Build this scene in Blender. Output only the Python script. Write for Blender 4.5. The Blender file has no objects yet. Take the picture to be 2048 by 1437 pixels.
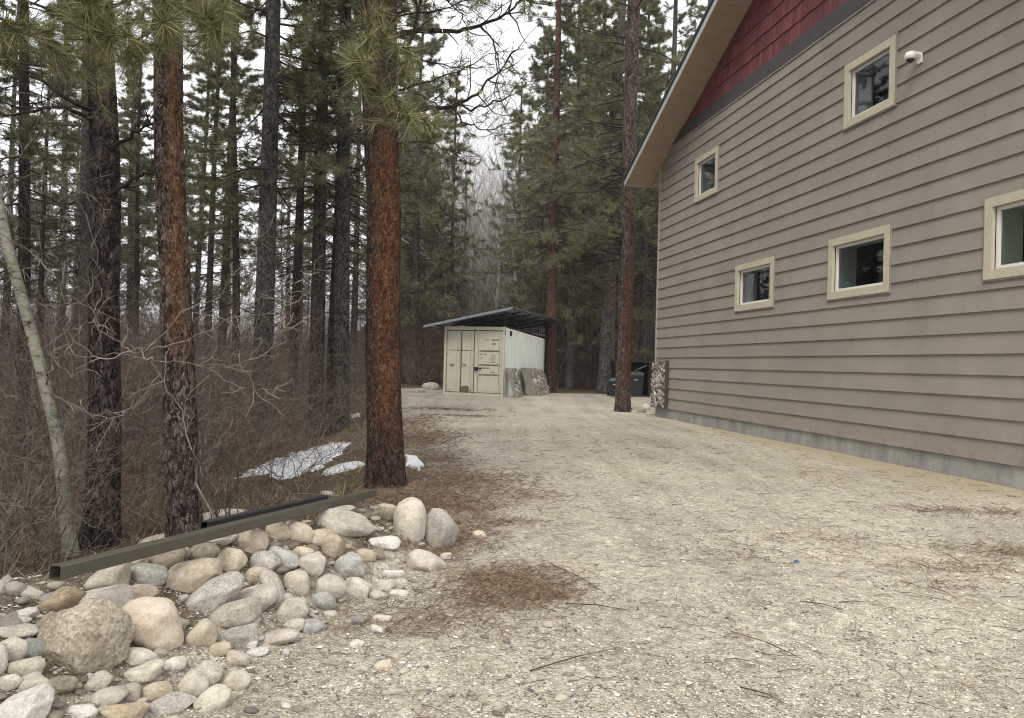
import bpy, math, random
import numpy as np
from mathutils import Vector, Matrix, noise as mnoise

# ------------------------------------------------------------------ camera
scene = bpy.context.scene
FPX, PITCH, ROLL, CAMH = 1500.0, 0.0075, 0.0276, 1.37
Fv = np.array([0, math.cos(PITCH), math.sin(PITCH)])
U0 = np.array([0, -math.sin(PITCH), math.cos(PITCH)])
R0 = np.array([1.0, 0, 0])
Rv = math.cos(ROLL)*R0 + math.sin(ROLL)*U0
Uv = -math.sin(ROLL)*R0 + math.cos(ROLL)*U0
CAM = np.array([0, 0, CAMH])
cd = bpy.data.cameras.new('camera')
cam = bpy.data.objects.new('camera', cd)
scene.collection.objects.link(cam)
cam.matrix_world = Matrix(((Rv[0], Uv[0], -Fv[0], 0), (Rv[1], Uv[1], -Fv[1], 0), (Rv[2], Uv[2], -Fv[2], CAMH), (0, 0, 0, 1)))
cd.sensor_width = 36
cd.lens = 36*FPX/2048
cd.clip_start = 0.05
cd.clip_end = 2000
scene.camera = cam
scene.render.resolution_x, scene.render.resolution_y = 1024, 718
# ------------------------------------------------------------------ world, sun, exposure
world = bpy.data.worlds.new('World')
scene.world = world
world.use_nodes = True
wt = world.node_tree
for n in list(wt.nodes): wt.nodes.remove(n)
SUN_EL, SUN_AZ = math.radians(52), math.radians(200)
sky = wt.nodes.new('ShaderNodeTexSky'); sky.sky_type = 'NISHITA'; sky.sun_disc = False
sky.sun_elevation = SUN_EL; sky.sun_rotation = SUN_AZ
hsv = wt.nodes.new('ShaderNodeHueSaturation'); hsv.inputs['Saturation'].default_value = 0.12
bgs = wt.nodes.new('ShaderNodeBackground'); bgs.inputs['Strength'].default_value = 0.05
wt.links.new(sky.outputs[0], hsv.inputs['Color']); wt.links.new(hsv.outputs[0], bgs.inputs[0])
# overcast layer: soft cloud sheet
tc = wt.nodes.new('ShaderNodeTexCoord')
nz = wt.nodes.new('ShaderNodeTexNoise'); nz.inputs['Scale'].default_value = 2.2; nz.inputs['Detail'].default_value = 5
cr = wt.nodes.new('ShaderNodeValToRGB')
cr.color_ramp.elements[0].position = .3; cr.color_ramp.elements[0].color = (.88, .91, .955, 1)
cr.color_ramp.elements[1].position = .7; cr.color_ramp.elements[1].color = (1.0, .985, .955, 1)
bgc = wt.nodes.new('ShaderNodeBackground'); bgc.inputs['Strength'].default_value = 0.85
wt.links.new(tc.outputs['Generated'], nz.inputs['Vector']); wt.links.new(nz.outputs[0], cr.inputs[0]); wt.links.new(cr.outputs[0], bgc.inputs[0])
ads = wt.nodes.new('ShaderNodeAddShader'); wo = wt.nodes.new('ShaderNodeOutputWorld')
wt.links.new(bgs.outputs[0], ads.inputs[0]); wt.links.new(bgc.outputs[0], ads.inputs[1]); wt.links.new(ads.outputs[0], wo.inputs[0])
sl = bpy.data.lights.new('sun', 'SUN'); sl.energy = 1.5; sl.angle = math.radians(22); sl.color = (1, .93, .82)
sun = bpy.data.objects.new('sun', sl); scene.collection.objects.link(sun)
sd = Vector((math.sin(SUN_AZ)*math.cos(SUN_EL), math.cos(SUN_AZ)*math.cos(SUN_EL), math.sin(SUN_EL)))
sun.rotation_euler = sd.to_track_quat('Z', 'Y').to_euler()
scene.view_settings.view_transform = 'Standard'; scene.view_settings.look = 'None'
scene.view_settings.exposure = 0.66; scene.view_settings.gamma = 1
scene.cycles.max_bounces = 6; scene.cycles.transparent_max_bounces = 12
scene.cycles.diffuse_bounces = 3
scene.cycles.filter_width = 1.1

# ------------------------------------------------------------------ helpers
C = scene.collection
def ss(a, b, x):
    t = np.clip((np.asarray(x, float)-a)/(b-a), 0, 1); return t*t*(3-2*t)
def tag(o, label, cat, group=None):
    o['label'] = label; o['category'] = cat
    if group: o['group'] = group
    return o
def structure(o): o['kind'] = 'structure'; return o
def stuff(o, label, cat): tag(o, label, cat); o['kind'] = 'stuff'; return o
def loc_of(o):
    l = np.array(o.location)
    while o.parent: o = o.parent; l = l+np.array(o.location)
    return l
def thing(name, loc, label, cat, group=None):
    o = bpy.data.objects.new(name, None); C.objects.link(o)
    o.location = tuple(float(a) for a in loc); o.empty_display_size = .2
    return tag(o, label, cat, group)
def npmesh(name, V, Q=None, T=None, smooth=False):
    V = np.asarray(V, np.float32).reshape(-1, 3)
    me = bpy.data.meshes.new(name)
    parts = []; tot = []
    if Q is not None and len(Q): Q = np.asarray(Q, np.int32).reshape(-1, 4); parts.append(Q.ravel()); tot.append(np.full(len(Q), 4))
    if T is not None and len(T): T = np.asarray(T, np.int32).reshape(-1, 3); parts.append(T.ravel()); tot.append(np.full(len(T), 3))
    idx = np.concatenate(parts).astype(np.int32); tot = np.concatenate(tot).astype(np.int32)
    me.vertices.add(len(V)); me.vertices.foreach_set('co', V.ravel())
    me.loops.add(len(idx)); me.loops.foreach_set('vertex_index', idx)
    me.polygons.add(len(tot)); st = np.concatenate([[0], np.cumsum(tot)[:-1]]).astype(np.int32)
    me.polygons.foreach_set('loop_start', st)
    try: me.polygons.foreach_set('loop_total', tot)
    except Exception: pass
    me.polygons.foreach_set('use_smooth', np.full(len(tot), smooth, dtype=bool))
    me.update(calc_edges=True); me.validate()
    return me
def obj(name, V, Q, T, mat, parent=None, smooth=False, origin=None):
    V = np.asarray(V, float).reshape(-1, 3)
    if parent is not None: org = loc_of(parent)
    elif origin is not None: org = np.asarray(origin, float)
    else: org = np.zeros(3)
    me = npmesh(name, V-org, Q, T, smooth)
    if mat: me.materials.append(mat)
    o = bpy.data.objects.new(name, me); C.objects.link(o)
    if parent is not None: o.parent = parent
    else: o.location = tuple(org)
    return o
class MB:
    def __init__(s): s.V = []; s.Q = []; s.T = []; s.n = 0
    def add(s, V, Q=None, T=None):
        V = np.asarray(V, float).reshape(-1, 3)
        if Q is not None and len(Q): s.Q.append(np.asarray(Q).reshape(-1, 4)+s.n)
        if T is not None and len(T): s.T.append(np.asarray(T).reshape(-1, 3)+s.n)
        s.V.append(V); s.n += len(V); return s
    def box8(s, P):          # 8 corners: bottom 4 (ccw), top 4
        return s.add(P, [[3, 2, 1, 0], [4, 5, 6, 7], [0, 1, 5, 4], [1, 2, 6, 5], [2, 3, 7, 6], [3, 0, 4, 7]])
    def obox(s, o, a, b, c):   # origin corner + 3 edge vectors
        o, a, b, c = map(np.asarray, (o, a, b, c))
        return s.box8([o, o+a, o+a+b, o+b, o+c, o+a+c, o+a+b+c, o+b+c])
    def bar(s, p, q, w, h, up=(0, 0, 1)):
        p, q = np.asarray(p, float), np.asarray(q, float); d = q-p; d /= np.linalg.norm(d)
        r = np.cross(d, up); r /= np.linalg.norm(r); u = np.cross(r, d)
        L = [-r*w/2-u*h/2, r*w/2-u*h/2, r*w/2+u*h/2, -r*w/2+u*h/2]
        return s.box8([p+l for l in L]+[q+l for l in L])
    def tube(s, P, R, n=8, cap=True):
        P = np.asarray(P, float); m = len(P); R = np.broadcast_to(R, m)
        D = np.gradient(P, axis=0); D /= np.linalg.norm(D, axis=1)[:, None]+1e-9
        ref = np.array([0, 0, 1.]) if abs(D[:, 2]).mean() < .8 else np.array([1., 0, 0])
        A = np.cross(D, ref); A /= np.linalg.norm(A, axis=1)[:, None]; B = np.cross(D, A)
        t = np.arange(n)/n*2*np.pi
        V = P[:, None]+R[:, None, None]*(A[:, None]*np.cos(t)[None, :, None]+B[:, None]*np.sin(t)[None, :, None])
        i = np.arange(m-1)[:, None]*n; j = np.arange(n)[None]; k = (j+1) % n
        Q = np.stack([i+j, i+k, i+n+k, i+n+j], -1).reshape(-1, 4)
        s.add(V.reshape(-1, 3), Q)
        if cap and n == 8: s.Q.append(np.array([[0, 1, 2, 3], [0, 3, 4, 7], [4, 5, 6, 7]])+(s.n-n)); s.Q.append(np.array([[3, 2, 1, 0], [7, 4, 3, 0], [7, 6, 5, 4]])+(s.n-m*n))
        return s
    def segs(s, P0, P1, r0, r1, n=3):
        P0, P1 = np.asarray(P0, float), np.asarray(P1, float)
        if len(P0) == 0: return s
        D = P1-P0; L = np.linalg.norm(D, axis=1)[:, None]+1e-9; D = D/L
        ref = np.where(np.abs(D[:, 2:3]) < .9, [[0, 0, 1.]], [[1., 0, 0]])
        A = np.cross(D, ref); A /= np.linalg.norm(A, axis=1)[:, None]+1e-9; B = np.cross(D, A)
        t = np.arange(n)/n*2*np.pi
        ring = A[:, None]*np.cos(t)[None, :, None]+B[:, None]*np.sin(t)[None, :, None]
        r0 = np.broadcast_to(r0, len(P0))[:, None, None]; r1 = np.broadcast_to(r1, len(P0))[:, None, None]
        V = np.concatenate([P0[:, None]+ring*r0, P1[:, None]+ring*r1], 1)
        b = np.arange(len(P0))[:, None, None]*2*n; j = np.arange(n); k = (j+1) % n
        Q = np.stack([j, k, k+n, j+n], -1)[None]+b
        return s.add(V.reshape(-1, 3), Q.reshape(-1, 4))
    def needles(s, P, D, L, w, rng):
        """thin triangles: base P, direction D, length L, width w"""
        P, D = np.asarray(P, float), np.asarray(D, float)
        D = D/(np.linalg.norm(D, axis=1)[:, None]+1e-9)
        S = np.cross(D, rng.normal(size=D.shape)); S /= np.linalg.norm(S, axis=1)[:, None]+1e-9
        L = np.broadcast_to(L, len(P))[:, None]; w = np.broadcast_to(w, len(P))[:, None]
        V = np.stack([P-S*w/2, P+S*w/2, P+D*L], 1)
        return s.add(V.reshape(-1, 3), T=np.arange(len(P)*3).reshape(-1, 3))
    def get(s): return (np.concatenate(s.V), np.concatenate(s.Q) if s.Q else None, np.concatenate(s.T) if s.T else None)
    def obj(s, name, mat, parent=None, smooth=False, origin=None):
        V, Q, T = s.get(); return obj(name, V, Q, T, mat, parent, smooth, origin)
    def mesh(s, name, mat, smooth=False):
        V, Q, T = s.get(); me = npmesh(name, V, Q, T, smooth); me.materials.append(mat); return me
def inst(root, loc, rz=0, scale=1, tilt=(0, 0), label=None, group=None):
    r = root.copy(); C.objects.link(r); r.location = loc; r.rotation_euler = (tilt[0], tilt[1], rz)
    r.scale = (scale, scale, scale) if not hasattr(scale, '__len__') else scale
    if label: r['label'] = label
    if group: r['group'] = group
    for ch in list(root.children):
        c = ch.copy(); C.objects.link(c); c.parent = r
        for g in list(ch.children):
            d = g.copy(); C.objects.link(d); d.parent = c
    return r
def ray(px, py): return (px-1024)/FPX*Rv-(py-718.5)/FPX*Uv+Fv
def dep(px, py, Y): d = ray(px, py); return CAM+d*(Y/d[1])

# value noise (vectorised)
_rs = np.random.RandomState(5); _tab = _rs.rand(256, 256)
def vnoise(x, y):
    x = np.asarray(x, float); y = np.asarray(y, float)
    xi = np.floor(x).astype(int); yi = np.floor(y).astype(int); fx = x-xi; fy = y-yi
    fx = fx*fx*(3-2*fx); fy = fy*fy*(3-2*fy)
    g = lambda a, b: _tab[a % 256, b % 256]
    return (g(xi, yi)*(1-fx)+g(xi+1, yi)*fx)*(1-fy)+(g(xi, yi+1)*(1-fx)+g(xi+1, yi+1)*fx)*fy
def fbm(x, y, o=4):
    s = 0; a = .5
    for i in range(o): s = s+a*vnoise(x*2**i+i*17.3, y*2**i+i*9.1); a *= .5
    return s

# ------------------------------------------------------------------ terrain shape
XE = ([-5, 0, 3, 5, 6.5, 8.3, 12, 20, 27, 35, 60, 300], [-3.4, -2.9, -2.5, -1.75, -1.3, -1.42, -2.1, -3.3, -4.3, -5.2, -8, -30])
PA, PB = np.array([-2.35, 2.7]), np.array([-.98, 5.9])
def pile_h(x, y):
    d = PB-PA; L2 = d.dot(d)
    t = ((x-PA[0])*d[0]+(y-PA[1])*d[1])/L2; tc = np.clip(t, 0, 1)
    qx = x-(PA[0]+tc*d[0]); qy = y-(PA[1]+tc*d[1])
    side = (x-PA[0])*d[1]-(y-PA[1])*d[0]      # >0 : right of the ridge
    wR = .95-.35*tc; wL = .55
    r = np.hypot(qx, qy)/np.where(side > 0, wR, wL)
    H = .42-.20*tc
    return H*np.clip(1-r, 0, None)**.85*np.where(r < 1, 1, 0)
def zg(x, y, fine=True):
    x = np.asarray(x, float); y = np.asarray(y, float)
    xe = np.interp(y, *XE)
    z = .19*ss(22, 28, y)
    b = xe-x
    z = z-.42*ss(-.1, 1.7, b)-.25*ss(2, 14, b)
    z = z+.5*ss(12, 40, b)
    far = np.clip(y-48, 0, 170)
    hillw = .10+.90*ss(-26, -8, x-(y-50)*-.03)*(1-.25*ss(20, 60, x))
    z = z+far*.27*hillw*ss(0, 60, y-45)
    z = z+.10*(fbm(x*.35, y*.35)-.47)*ss(.2, 2.5, b)*2
    z = z+.035*(fbm(x*.5+3, y*.5)-.47)*ss(4, 8, y+0*x)
    z = z+pile_h(x, y)
    if fine: z = z+.012*(fbm(x*4, y*4, 3)-.44)
    return z
def zg1(x, y): return float(zg(x, y))
def at(px, py, lo=1.5, hi=140):
    d = ray(px, py); t = lo
    while t < hi:
        p = CAM+d*t
        if p[2] <= zg1(p[0], p[1]):
            a, b = t-.03*max(1, t*.3), t
            for _ in range(18):
                m = (a+b)/2; p = CAM+d*m
                if p[2] <= zg1(p[0], p[1]): b = m
                else: a = m
            return CAM+d*b
        t += .03*max(1, t*.3)
    return CAM+d*hi
def onground(x, y, dz=0): return np.array([x, y, zg1(x, y)+dz])
exec_order = 'structure, then objects'

# ------------------------------------------------------------------ materials
def newmat(name, rough=.8, spec=.3):
    m = bpy.data.materials.new(name); m.use_nodes = True
    b = m.node_tree.nodes['Principled BSDF']; b.inputs['Roughness'].default_value = rough
    b.inputs['Specular IOR Level'].default_value = spec
    return m, m.node_tree.nodes, m.node_tree.links, b
def ramp(N, stops):
    r = N.new('ShaderNodeValToRGB'); e = r.color_ramp.elements
    e[0].position, e[0].color = stops[0][0], (*stops[0][1], 1)
    e[1].position, e[1].color = stops[-1][0], (*stops[-1][1], 1)
    for p, c in stops[1:-1]:
        x = e.new(p); x.color = (*c, 1)
    return r
def tex(N, L, kind, scale, coord='Object', detail=4, vec=(1, 1, 1), rough=.55):
    c = N.new('ShaderNodeTexCoord'); mp = N.new('ShaderNodeMapping'); mp.inputs['Scale'].default_value = vec
    L.new(c.outputs[coord], mp.inputs[0])
    t = N.new('ShaderNodeTex'+kind); t.inputs['Scale'].default_value = scale
    if kind == 'Noise': t.inputs['Detail'].default_value = detail; t.inputs['Roughness'].default_value = rough
    L.new(mp.outputs[0], t.inputs['Vector']); return t
def mixc(N, L, f, a, b, mode='MIX'):
    m = N.new('ShaderNodeMix'); m.data_type = 'RGBA'; m.blend_type = mode
    for s, v in ((0, f), (6, a), (7, b)):
        if hasattr(v, 'links') or isinstance(v, bpy.types.NodeSocket): L.new(v, m.inputs[s])
        else: m.inputs[s].default_value = v if s == 0 else (*v, 1)
    return m.outputs[2]
def math_(N, L, op, a, b=None, c=None):
    m = N.new('ShaderNodeMath'); m.operation = op
    for i, v in enumerate((a, b, c)):
        if v is None: continue
        if isinstance(v, bpy.types.NodeSocket): L.new(v, m.inputs[i])
        else: m.inputs[i].default_value = v
    return m.outputs[0]
def bump(N, L, b, h, strength=.5, dist=.01):
    n = N.new('ShaderNodeBump'); n.inputs['Strength'].default_value = strength; n.inputs['Distance'].default_value = dist
    L.new(h, n.inputs['Height']); L.new(n.outputs[0], b.inputs['Normal'])
def simple(name, col, rough=.7, var=.12, scale=6, spec=.3, metal=0, bs=0, vec=(1, 1, 1)):
    m, N, L, b = newmat(name, rough, spec); b.inputs['Metallic'].default_value = metal
    t = tex(N, L, 'Noise', scale, vec=vec)
    r = ramp(N, [(.3, tuple(c*(1-var) for c in col)), (.7, tuple(min(1, c*(1+var)) for c in col))])
    L.new(t.outputs[0], r.inputs[0]); L.new(r.outputs[0], b.inputs['Base Color'])
    if bs: bump(N, L, b, t.outputs[0], bs, .01)
    return m
def island(name, stops, rough=.8, noise_amt=0, nscale=20, spec=.3, translucent=0):
    """colour picked per loose piece"""
    m, N, L, b = newmat(name, rough, spec)
    g = N.new('ShaderNodeNewGeometry'); r = ramp(N, stops); r.color_ramp.interpolation = 'LINEAR'
    L.new(g.outputs['Random Per Island'], r.inputs[0]); col = r.outputs[0]
    if noise_amt:
        t = tex(N, L, 'Noise', nscale); rr = ramp(N, [(.3, (1-noise_amt,)*3), (.7, (1+noise_amt*.6,)*3)]); L.new(t.outputs[0], rr.inputs[0])
        col = mixc(N, L, 1.0, col, rr.outputs[0], 'MULTIPLY')
    L.new(col, b.inputs['Base Color'])
    return m
def bark(name, dark, mid, light, blaze=None, scale=1.0, blaze_w=.5, blaze_z=(0, 99), seed=0):
    m, N, L, b = newmat(name, .95, .12)
    wv = tex(N, L, 'Noise', 22*scale, detail=5, rough=.7, vec=(1, 1, .5)); wc = N.new('ShaderNodeTexCoord'); wm = N.new('ShaderNodeVectorMath'); wm.operation = 'MULTIPLY_ADD'
    wm.inputs[1].default_value = (.16/scale, .16/scale, .34/scale); L.new(wv.outputs['Color'], wm.inputs[0]); L.new(wc.outputs['Object'], wm.inputs[2])
    wmp = N.new('ShaderNodeMapping'); wmp.inputs['Scale'].default_value = (1, 1, .42); L.new(wm.outputs[0], wmp.inputs[0])
    v = N.new('ShaderNodeTexVoronoi'); v.feature = 'DISTANCE_TO_EDGE'; v.inputs['Scale'].default_value = 48*scale; L.new(wmp.outputs[0], v.inputs['Vector'])
    v2 = N.new('ShaderNodeTexVoronoi'); v2.inputs['Scale'].default_value = 48*scale; L.new(wmp.outputs[0], v2.inputs['Vector'])
    n1 = tex(N, L, 'Noise', 9*scale, vec=(1, 1, .3), detail=6, rough=.7)
    n2 = tex(N, L, 'Noise', 60*scale, vec=(1, 1, .5), detail=5, rough=.7)
    r = ramp(N, [(.30, dark), (.46, mid), (.62, tuple(c*1.15 for c in light)), (.76, tuple(min(.6, c*2.0) for c in light))])
    vs = N.new('ShaderNodeSeparateColor'); L.new(v2.outputs['Color'], vs.inputs[0])
    sm = math_(N, L, 'ADD', math_(N, L, 'ADD', math_(N, L, 'MULTIPLY', n1.outputs[0], .32), math_(N, L, 'MULTIPLY', n2.outputs[0], .68)), math_(N, L, 'MULTIPLY', math_(N, L, 'SUBTRACT', vs.outputs[0], .5), .42))
    L.new(sm, r.inputs[0]); col = r.outputs[0]
    if blaze:
        c = N.new('ShaderNodeTexCoord'); sp = N.new('ShaderNodeSeparateXYZ'); L.new(c.outputs['Object'], sp.inputs[0])
        nb = tex(N, L, 'Noise', 2.6, vec=(1.6, 1.6, .9), detail=6, rough=.75)
        # strip of bare orange bark on the side of the trunk that looks to -Y
        ux = math_(N, L, 'DIVIDE', math_(N, L, 'ADD', math_(N, L, 'ADD', sp.outputs[0], blaze.get('x', 0)), math_(N, L, 'MULTIPLY', sp.outputs[2], blaze.get('k', 0))), blaze['r'])
        nn = math_(N, L, 'MULTIPLY', math_(N, L, 'SUBTRACT', nb.outputs[0], .5), 2.6)
        ax = math_(N, L, 'ABSOLUTE', math_(N, L, 'ADD', ux, nn))
        mr = N.new('ShaderNodeMapRange'); mr.inputs['From Min'].default_value = blaze_w; mr.inputs['From Max'].default_value = blaze_w+.35
        mr.inputs['To Min'].default_value = 1; mr.inputs['To Max'].default_value = 0; L.new(ax, mr.inputs[0])
        side = N.new('ShaderNodeMapRange'); side.inputs['From Min'].default_value = .02; side.inputs['From Max'].default_value = -.06
        L.new(sp.outputs[1], side.inputs[0])
        mz = N.new('ShaderNodeMapRange'); mz.inputs['From Min'].default_value = blaze_z[0]; mz.inputs['From Max'].default_value = blaze_z[0]+.6; L.new(sp.outputs[2], mz.inputs[0])
        mz2 = N.new('ShaderNodeMapRange'); mz2.inputs['From Min'].default_value = blaze_z[1]+.6; mz2.inputs['From Max'].default_value = blaze_z[1]; L.new(sp.outputs[2], mz2.inputs[0])
        f = math_(N, L, 'MULTIPLY', math_(N, L, 'MULTIPLY', mr.outputs[0], side.outputs[0]), math_(N, L, 'MULTIPLY', mz.outputs[0], mz2.outputs[0]))
        spk = N.new('ShaderNodeMapRange'); spk.inputs['From Min'].default_value = .38; spk.inputs['From Max'].default_value = .54; L.new(n2.outputs[0], spk.inputs[0])
        f = math_(N, L, 'MULTIPLY', f, spk.outputs[0])
        ro = ramp(N, [(.2, blaze['c0']), (.55, blaze['c1']), (.85, blaze['c2'])]); L.new(v2.outputs['Color'], ro.inputs[0])
        col = mixc(N, L, f, col, ro.outputs[0])
    edge = N.new('ShaderNodeMapRange'); edge.inputs['From Max'].default_value = .3; edge.inputs['To Min'].default_value = .42; L.new(v.outputs['Distance'], edge.inputs[0])
    col = mixc(N, L, 1.0, col, edge.outputs[0], 'MULTIPLY')
    L.new(col, b.inputs['Base Color'])
    h = math_(N, L, 'ADD', math_(N, L, 'MULTIPLY', edge.outputs[0], .7), math_(N, L, 'MULTIPLY', n2.outputs[0], .6))
    bump(N, L, b, h, 1.0, .02)
    return m
M = {}
M['bark_dark'] = bark('bark_dark', (.025, .02, .018), (.07, .056, .048), (.14, .115, .10))
M['bark_grey'] = bark('bark_grey', (.03, .028, .026), (.085, .08, .072), (.18, .17, .155), scale=.9)
M['bark_brown'] = bark('bark_brown', (.03, .017, .013), (.085, .045, .033), (.17, .10, .075))
M['limb'] = simple('limb', (.045, .037, .033), .95, .35, 20, .1)
M['twig_red'] = island('twig_red', [(0, (.065, .044, .033)), (.5, (.13, .094, .073)), (.85, (.22, .17, .135)), (1, (.34, .285, .235))], .9, spec=.1)
M['twig_grey'] = island('twig_grey', [(0, (.08, .063, .05)), (.5, (.155, .128, .105)), (1, (.28, .245, .21))], .9, spec=.1)
M['twig_pale'] = simple('twig_pale', (.42, .38, .32), .85, .25, 14, .1)
M['needle_green'] = island('needle_green', [(0, (.06, .075, .03)), (.35, (.13, .145, .06)), (.7, (.24, .245, .11)), (.9, (.36, .33, .17)), (1, (.42, .32, .19))], .6, spec=.25)
M['needle_far'] = island('needle_far', [(0, (.085, .098, .052)), (.4, (.155, .168, .088)), (.8, (.235, .238, .132)), (1, (.30, .25, .16))], .7, spec=.15)
M['aspen'] = None

# ground -----------------------------------------------------------
def ground_mat():
    m, N, L, b = newmat('ground_soil_and_gravel', .95, .15)
    at_ = N.new('ShaderNodeAttribute'); at_.attribute_name = 'mask'; sp = N.new('ShaderNodeSeparateColor'); L.new(at_.outputs['Color'], sp.inputs[0])
    vg = tex(N, L, 'Voronoi', 85); vg2 = tex(N, L, 'Voronoi', 170)
    nl = tex(N, L, 'Noise', .55, detail=6); nm = tex(N, L, 'Noise', 7, detail=6, rough=.7); nf = tex(N, L, 'Noise', 160, detail=3)
    grav = ramp(N, [(0, (.17, .155, .13)), (.12, (.32, .293, .245)), (.5, (.47, .432, .362)), (.8, (.58, .54, .463)), (1, (.80, .77, .70))])
    s = N.new('ShaderNodeSeparateColor'); L.new(vg.outputs['Color'], s.inputs[0]); L.new(s.outputs[0], grav.inputs[0])
    fine = ramp(N, [(0, (.26, .235, .19)), (.5, (.462, .424, .352)), (1, (.62, .58, .505))])
    s2 = N.new('ShaderNodeSeparateColor'); L.new(vg2.outputs['Color'], s2.inputs[0]); L.new(s2.outputs[1], fine.inputs[0])
    gcol = mixc(N, L, .5, grav.outputs[0], fine.outputs[0])
    tint = ramp(N, [(.3, (.80, .79, .78)), (.5, (.98, .98, .98)), (.7, (1.13, 1.12, 1.10))]); L.new(nl.outputs[0], tint.inputs[0])
    gcol = mixc(N, L, 1.0, gcol, tint.outputs[0], 'MULTIPLY')
    t2 = ramp(N, [(.32, (.84, .81, .76)), (.6, (1.05, 1.04, 1.02))]); L.new(nm.outputs[0], t2.inputs[0])
    gcol = mixc(N, L, 1.0, gcol, t2.outputs[0], 'MULTIPLY')
    # forest floor
    nfl = tex(N, L, 'Noise', 30, detail=8, rough=.75)
    fl = ramp(N, [(.25, (.035, .026, .018)), (.5, (.10, .073, .046)), (.75, (.22, .165, .10))]); L.new(nfl.outputs[0], fl.inputs[0])
    sand = ramp(N, [(.3, (.35, .285, .185)), (.7, (.48, .41, .29))]); L.new(nf.outputs[0], sand.inputs[0])
    lit = ramp(N, [(.3, (.12, .088, .062)), (.7, (.32, .255, .185))])
    nlit = tex(N, L, 'Noise', 45, detail=8, rough=.8, vec=(1, .35, 1)); L.new(nlit.outputs[0], lit.inputs[0])
    def thr(src, nsock, w=.25):
        a = math_(N, L, 'ADD', src, math_(N, L, 'MULTIPLY', math_(N, L, 'SUBTRACT', nsock, .5), 1.1))
        mr = N.new('ShaderNodeMapRange'); mr.inputs['From Min'].default_value = .5-w; mr.inputs['From Max'].default_value = .5+w; L.new(a, mr.inputs[0]); return mr.outputs[0]
    nmid = tex(N, L, 'Noise', 5, detail=9, rough=.8)
    big = tex(N, L, 'Voronoi', 26, vec=(1, 1, 1)); bs_ = N.new('ShaderNodeSeparateColor'); L.new(big.outputs['Color'], bs_.inputs[0])
    bigr = ramp(N, [(0, (.40, .40, .41)), (.14, (.80, .79, .78)), (.6, (1, 1, 1)), (.85, (1.12, 1.12, 1.10)), (1, (1.6, 1.6, 1.56))]); L.new(bs_.outputs[0], bigr.inputs[0])
    gcol = mixc(N, L, .55, gcol, mixc(N, L, 1.0, gcol, bigr.outputs[0], 'MULTIPLY'))
    trk = tex(N, L, 'Noise', 1.1, detail=3, vec=(2.4, .22, 1)); tr_ = ramp(N, [(.36, (.88, .865, .84)), (.5, (1, 1, 1)), (.66, (1.07, 1.07, 1.06))]); L.new(trk.outputs[0], tr_.inputs[0])
    gcol = mixc(N, L, 1.0, gcol, tr_.outputs[0], 'MULTIPLY')
    c1 = mixc(N, L, thr(sp.outputs[2], nfl.outputs[0], .3), gcol, lit.outputs[0])
    c2 = mixc(N, L, thr(sp.outputs[1], nmid.outputs[0], .28), c1, sand.outputs[0])
    c3 = mixc(N, L, thr(sp.outputs[0], nmid.outputs[0], .2), c2, fl.outputs[0])
    L.new(c3, b.inputs['Base Color'])
    vd = tex(N, L, 'Voronoi', 85)
    h = math_(N, L, 'ADD', math_(N, L, 'MULTIPLY', vd.outputs['Distance'], -1.0), math_(N, L, 'MULTIPLY', nf.outputs[0], .35))
    bump(N, L, b, h, .8, .012)
    return m
M['ground'] = ground_mat()

# litter patches on the drive, from the photograph's places (world metres x, y, rx, ry, weight)
LIT = [(.0, 4.75, .36, .32, 1.0), (.2, 4.5, .24, .16, .9), (-.5, 5.9, .35, .35, .85), (-.1, 6.5, .4, .2, .6), (-.75, 7.2, .6, .6, .9), (-.7, 8.6, .8, .9, .75), (-.55, 5.4, .3, .25, .8), (-.1, 4.3, .3, .2, .8), (-.9, 6.3, .35, .4, .85), (-1.1, 10.5, .6, 1.0, .5),
       (3.3, 5.4, .5, .2, .45), (3.0, 4.9, .5, .12, .35), (2.6, 6.2, .8, .25, .22), (1.9, 5.6, .6, .3, .2), (4.0, 5.9, .6, .3, .5), (-.45, 3.95, .45, .3, .5), (4.6, 7.6, .7, .2, .5), (.1, 7.9, .5, .4, .35),
       (-1.6, 13.5, .6, 1.5, .6), (-2.2, 17, .6, 2, .5), (-1.9, 22, 1.2, .5, .5), (-1.2, 19.5, 1, .35, .5)]
def litter_w(x, y):
    w = 0*x
    for cx, cy, rx, ry, k in LIT: w = np.maximum(w, k*np.exp(-(((x-cx)/rx)**2+((y-cy)/ry)**2)*1.1))
    return w
AZ = -.1772; DW = 7.863
WN = np.array([math.cos(AZ), -math.sin(AZ), 0]); WS = np.array([math.sin(AZ), math.cos(AZ), 0])
def W(s, z, off=0.0): return WN*(DW+off)+WS*s+np.array([0, 0, z])
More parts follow.
